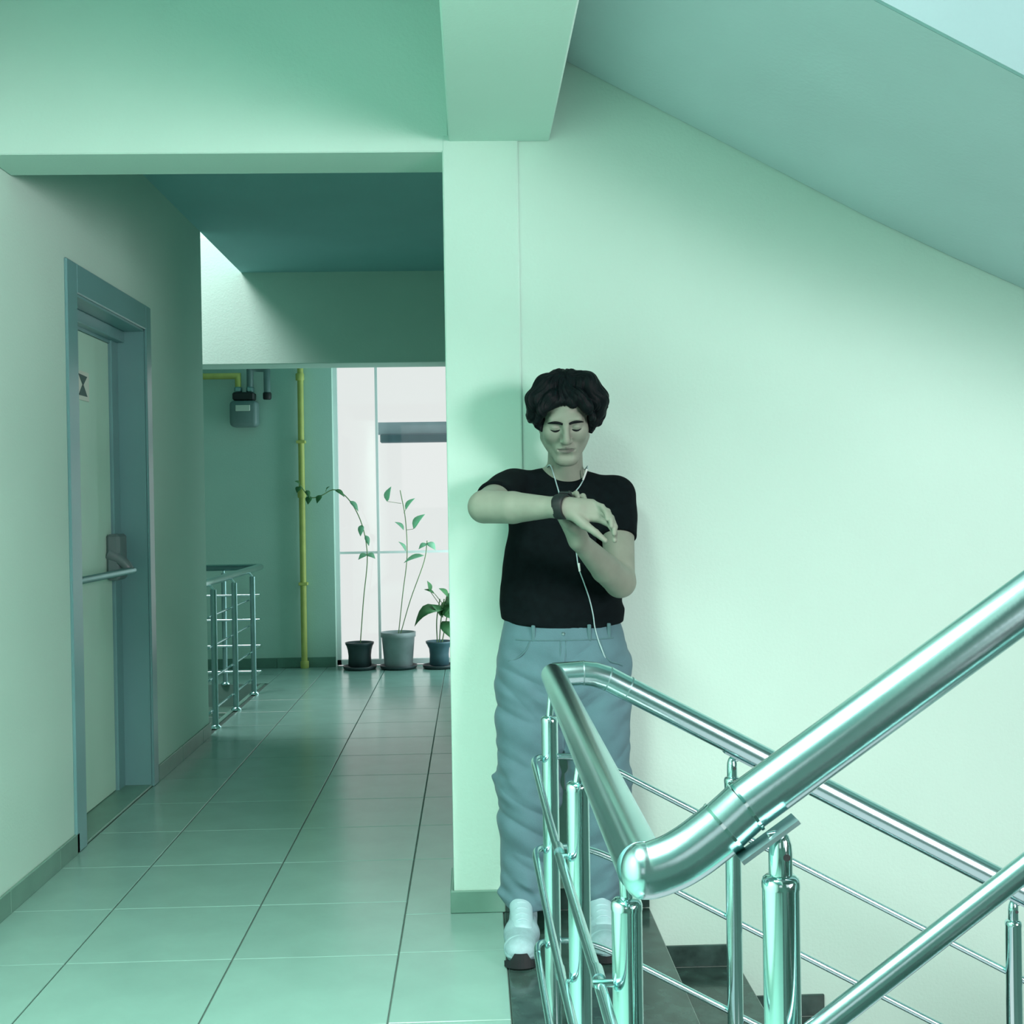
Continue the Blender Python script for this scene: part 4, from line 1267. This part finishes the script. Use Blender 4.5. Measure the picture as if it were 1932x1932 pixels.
bmesh.ops.recalc_face_normals(bm, faces=bm.faces)
from_bm('strap', bm, M_WATCH, wt)
# case on the back of the wrist, turned up towards the man's face
n_c = np.array((0.0, 0.80, 0.60)); n_c -= ax * (n_c @ ax); n_c /= np.linalg.norm(n_c)
t_c = np.cross(n_c, ax)
for nm_, dd, hx_, hz_, th, m_, bev in (('case', 0.040, 0.020, 0.021, 0.0055, M_WATCH, 0.004), ('dial', 0.0458, 0.017, 0.018, 0.0008, M_SCREEN, 0.0)):
    bm = box_bm((-hx_, -th, -hz_), (hx_, th, hz_), bev, seg=2)
    Mx = Matrix(((ax[0], n_c[0], t_c[0], 0), (ax[1], n_c[1], t_c[1], 0), (ax[2], n_c[2], t_c[2], 0), (0, 0, 0, 1)))
    bm.transform(Matrix.Translation(Vector(wc + n_c * dd)) @ Mx)
    from_bm(nm_, bm, m_, wt)

ep = empty('earphones', (0.31, 3.80, 1.3), 'thin pale earphone cord hanging from the neck of the man into his pocket', 'earphones')
cw = 0.0021


def onb(px, py, y_):
    """cord lying on the cloth"""
    p = at(px, py, y_)
    ys = []
    for b_ in (sb, tb):
        h_ = b_.ray_cast(Vector((p[0], 3.72, p[2])), Vector((0, 1, 0)))
        if h_[0] is not None and h_[0].y > 3.74: ys.append(h_[0].y)
    return at(px, py, min(ys) - 0.003) if ys else p


tube('cord', smooth_path([(0.238, 3.945, 1.475), at(1038, 878, 3.873), onb(1046, 900, 3.838), onb(1052, 920, 3.815), onb(1058, 938, 3.802), onb(1072, 962, 3.795)], 6), cw, M_CORD, ep, 8)
tube('cord', smooth_path([(0.366, 3.945, 1.472), at(1109, 880, 3.875), onb(1103, 900, 3.840), onb(1094, 917, 3.818), onb(1083, 932, 3.804), onb(1072, 962, 3.795)], 6), cw, M_CORD, ep, 8)
tube('slider', [at(1107, 886, 3.862), onb(1100, 905, 3.832)], 0.0034, M_WHITE, ep, 8)
lo_ = [onb(*p, 3.81) for p in ((1072, 962), (1080, 1000), (1087, 1040), (1092, 1072), (1102, 1100), (1112, 1130), (1119, 1160), (1122, 1182), (1128, 1205), (1138, 1232))]
tube('cord', smooth_path(lo_ + [at(1146, 1250, lo_[-1][1] + 0.012)], 6), cw, M_CORD, ep, 8)
tube('remote', [lo_[3] + np.array((0.0, -0.002, 0.016)), lo_[3] + np.array((0.003, -0.002, -0.010))], 0.0036, M_WHITE, ep, 10)
